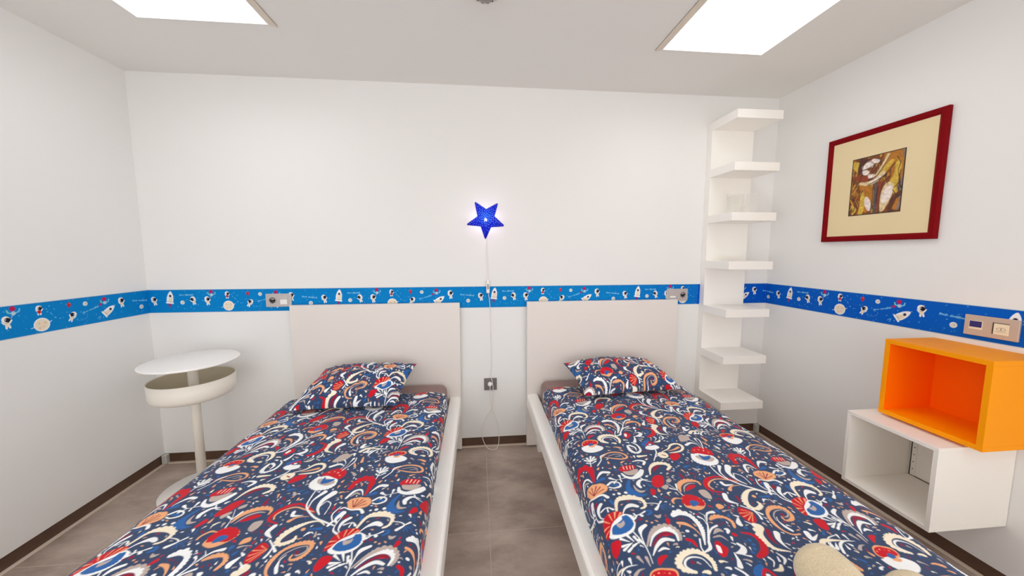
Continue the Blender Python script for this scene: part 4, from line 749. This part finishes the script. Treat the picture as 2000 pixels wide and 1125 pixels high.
tube(bm, spl(cpath([(-0.040, -0.012, 1.080), (-0.030, -0.006, 1.0), (-0.026, -0.005, 0.85), (-0.022, -0.004, 0.70), (-0.020, -0.004, 0.60), (-0.026, -0.010, 0.515), (-0.018, -0.022, 0.470),
    (-0.013, -0.022, 0.43), (-0.013, -0.010, 0.38), (-0.019, -0.008, 0.285), (-0.060, -0.014, 0.215), (-0.088, -0.018, 0.145), (-0.090, -0.024, 0.09), (-0.078, -0.035, 0.045), (-0.050, -0.055, 0.012), (-0.015, -0.062, 0.004),
    (0.012, -0.045, 0.010), (0.024, -0.026, 0.045), (0.025, -0.018, 0.13), (0.004, -0.014, 0.21), (-0.021, -0.008, 0.280), (-0.034, -0.012, 0.37), (-0.034, -0.030, 0.42)]), 10), 0.0022, 8)
obj('lower_wire', bm, MCORD, t, True)
pl = lathe([(0, 0.0), (0.013, 0.0), (0.016, 0.006), (0.016, 0.016), (0.010, 0.026), (0, 0.028)], 24)
o = obj('plug', pl, MRK, t, True); o.rotation_euler = (math.pi / 2, 0, 0); o.location = (-0.004, -0.0100, 0.003)
obj('wire_sleeve', bx(-0.006, -0.0015 - .0005, -0.034, -0.024, -0.045, -0.006, bev=0.0015), MRK, t)

# ------------------------------------------------------------------ rolled towels on the right bed
def towel(cx, y0, y1, rad, zc, label, tilt=0.0, squash=0.9, seed=1, hem=False):
    nY, nA = 120, 420
    ths = np.linspace(0, 2 * np.pi, nA); ysn = np.linspace(0, 1, nY)
    # rounded front end then straight roll
    prof = []
    e_ = 0.045
    for k in np.linspace(0, 1, 60): prof.append((y0 - e_ * (1 - math.cos(k * math.pi / 2)), rad * max(math.sin(k * math.pi / 2), 0.001)))
    for k in np.linspace(0, 1, 300)[1:]: prof.append((y0 - e_ + (y1 - y0 + e_) * k, rad * (1 + .02 * math.sin(k * 9))))
    prof.append((y1 - 0.005, rad * .8)); prof.append((y1 - 0.005, 0.001))
    P = np.zeros((len(prof), nA, 3))
    for i, (y, r_) in enumerate(prof):
        P[i, :, 0] = cx + r_ * np.cos(ths) * 1.06 + tilt * (y - y0); P[i, :, 1] = y; P[i, :, 2] = zc + r_ * np.sin(ths) * squash
    nz = hnoise(P[..., 0] * 1, P[..., 1] + P[..., 2], seed, .004, 40); P[:, :, 2] += nz; rs = np.random.RandomState(seed); P[1:-1] += rs.normal(0, .00035, P[1:-1].shape); P[:, :, 2] = np.maximum(P[:, :, 2], 0.519)
    me_o = gridmesh('towel', P, None, MTOW)
    # loose end of the roll: a thin flap ridge along the top
    b2 = bmesh.new(); ridge = []
    for k in range(30):
        y = y0 - e_ * .4 + (y1 - y0) * k / 29; a = math.radians(62)
        ridge.append(Vector((cx + rad * 1.05 * math.cos(a) + tilt * (y - y0), y, zc + rad * squash * math.sin(a) + 0.0)))
    if hem:
        hoop = [Vector((cx + tilt * -0.05 + (rad * 1.06 + .002) * math.cos(a), y0 - 0.062 - .012 * math.sin(a * 2), zc + (rad * squash + .001) * math.sin(a))) for a in np.linspace(0.05, math.pi - .05, 40)]
        tube(b2, hoop, 0.0035, 8); obj('hem', b2, MTOW, me_o, True)
    else: b2.free()
    return tag(me_o, label, 'towel', 'rolled towels on the right bed')
towel(0.735, -1.592, -1.88, 0.061, 0.567, 'rolled beige terry towel on the right bed, nearer the aisle', -0.10 * -1, .92, 2)
towel(0.878, -1.672, -1.95, 0.056, 0.562, 'rolled beige terry towel on the right bed, nearer the wall cabinets', -0.10 * -1, .92, 6, True)
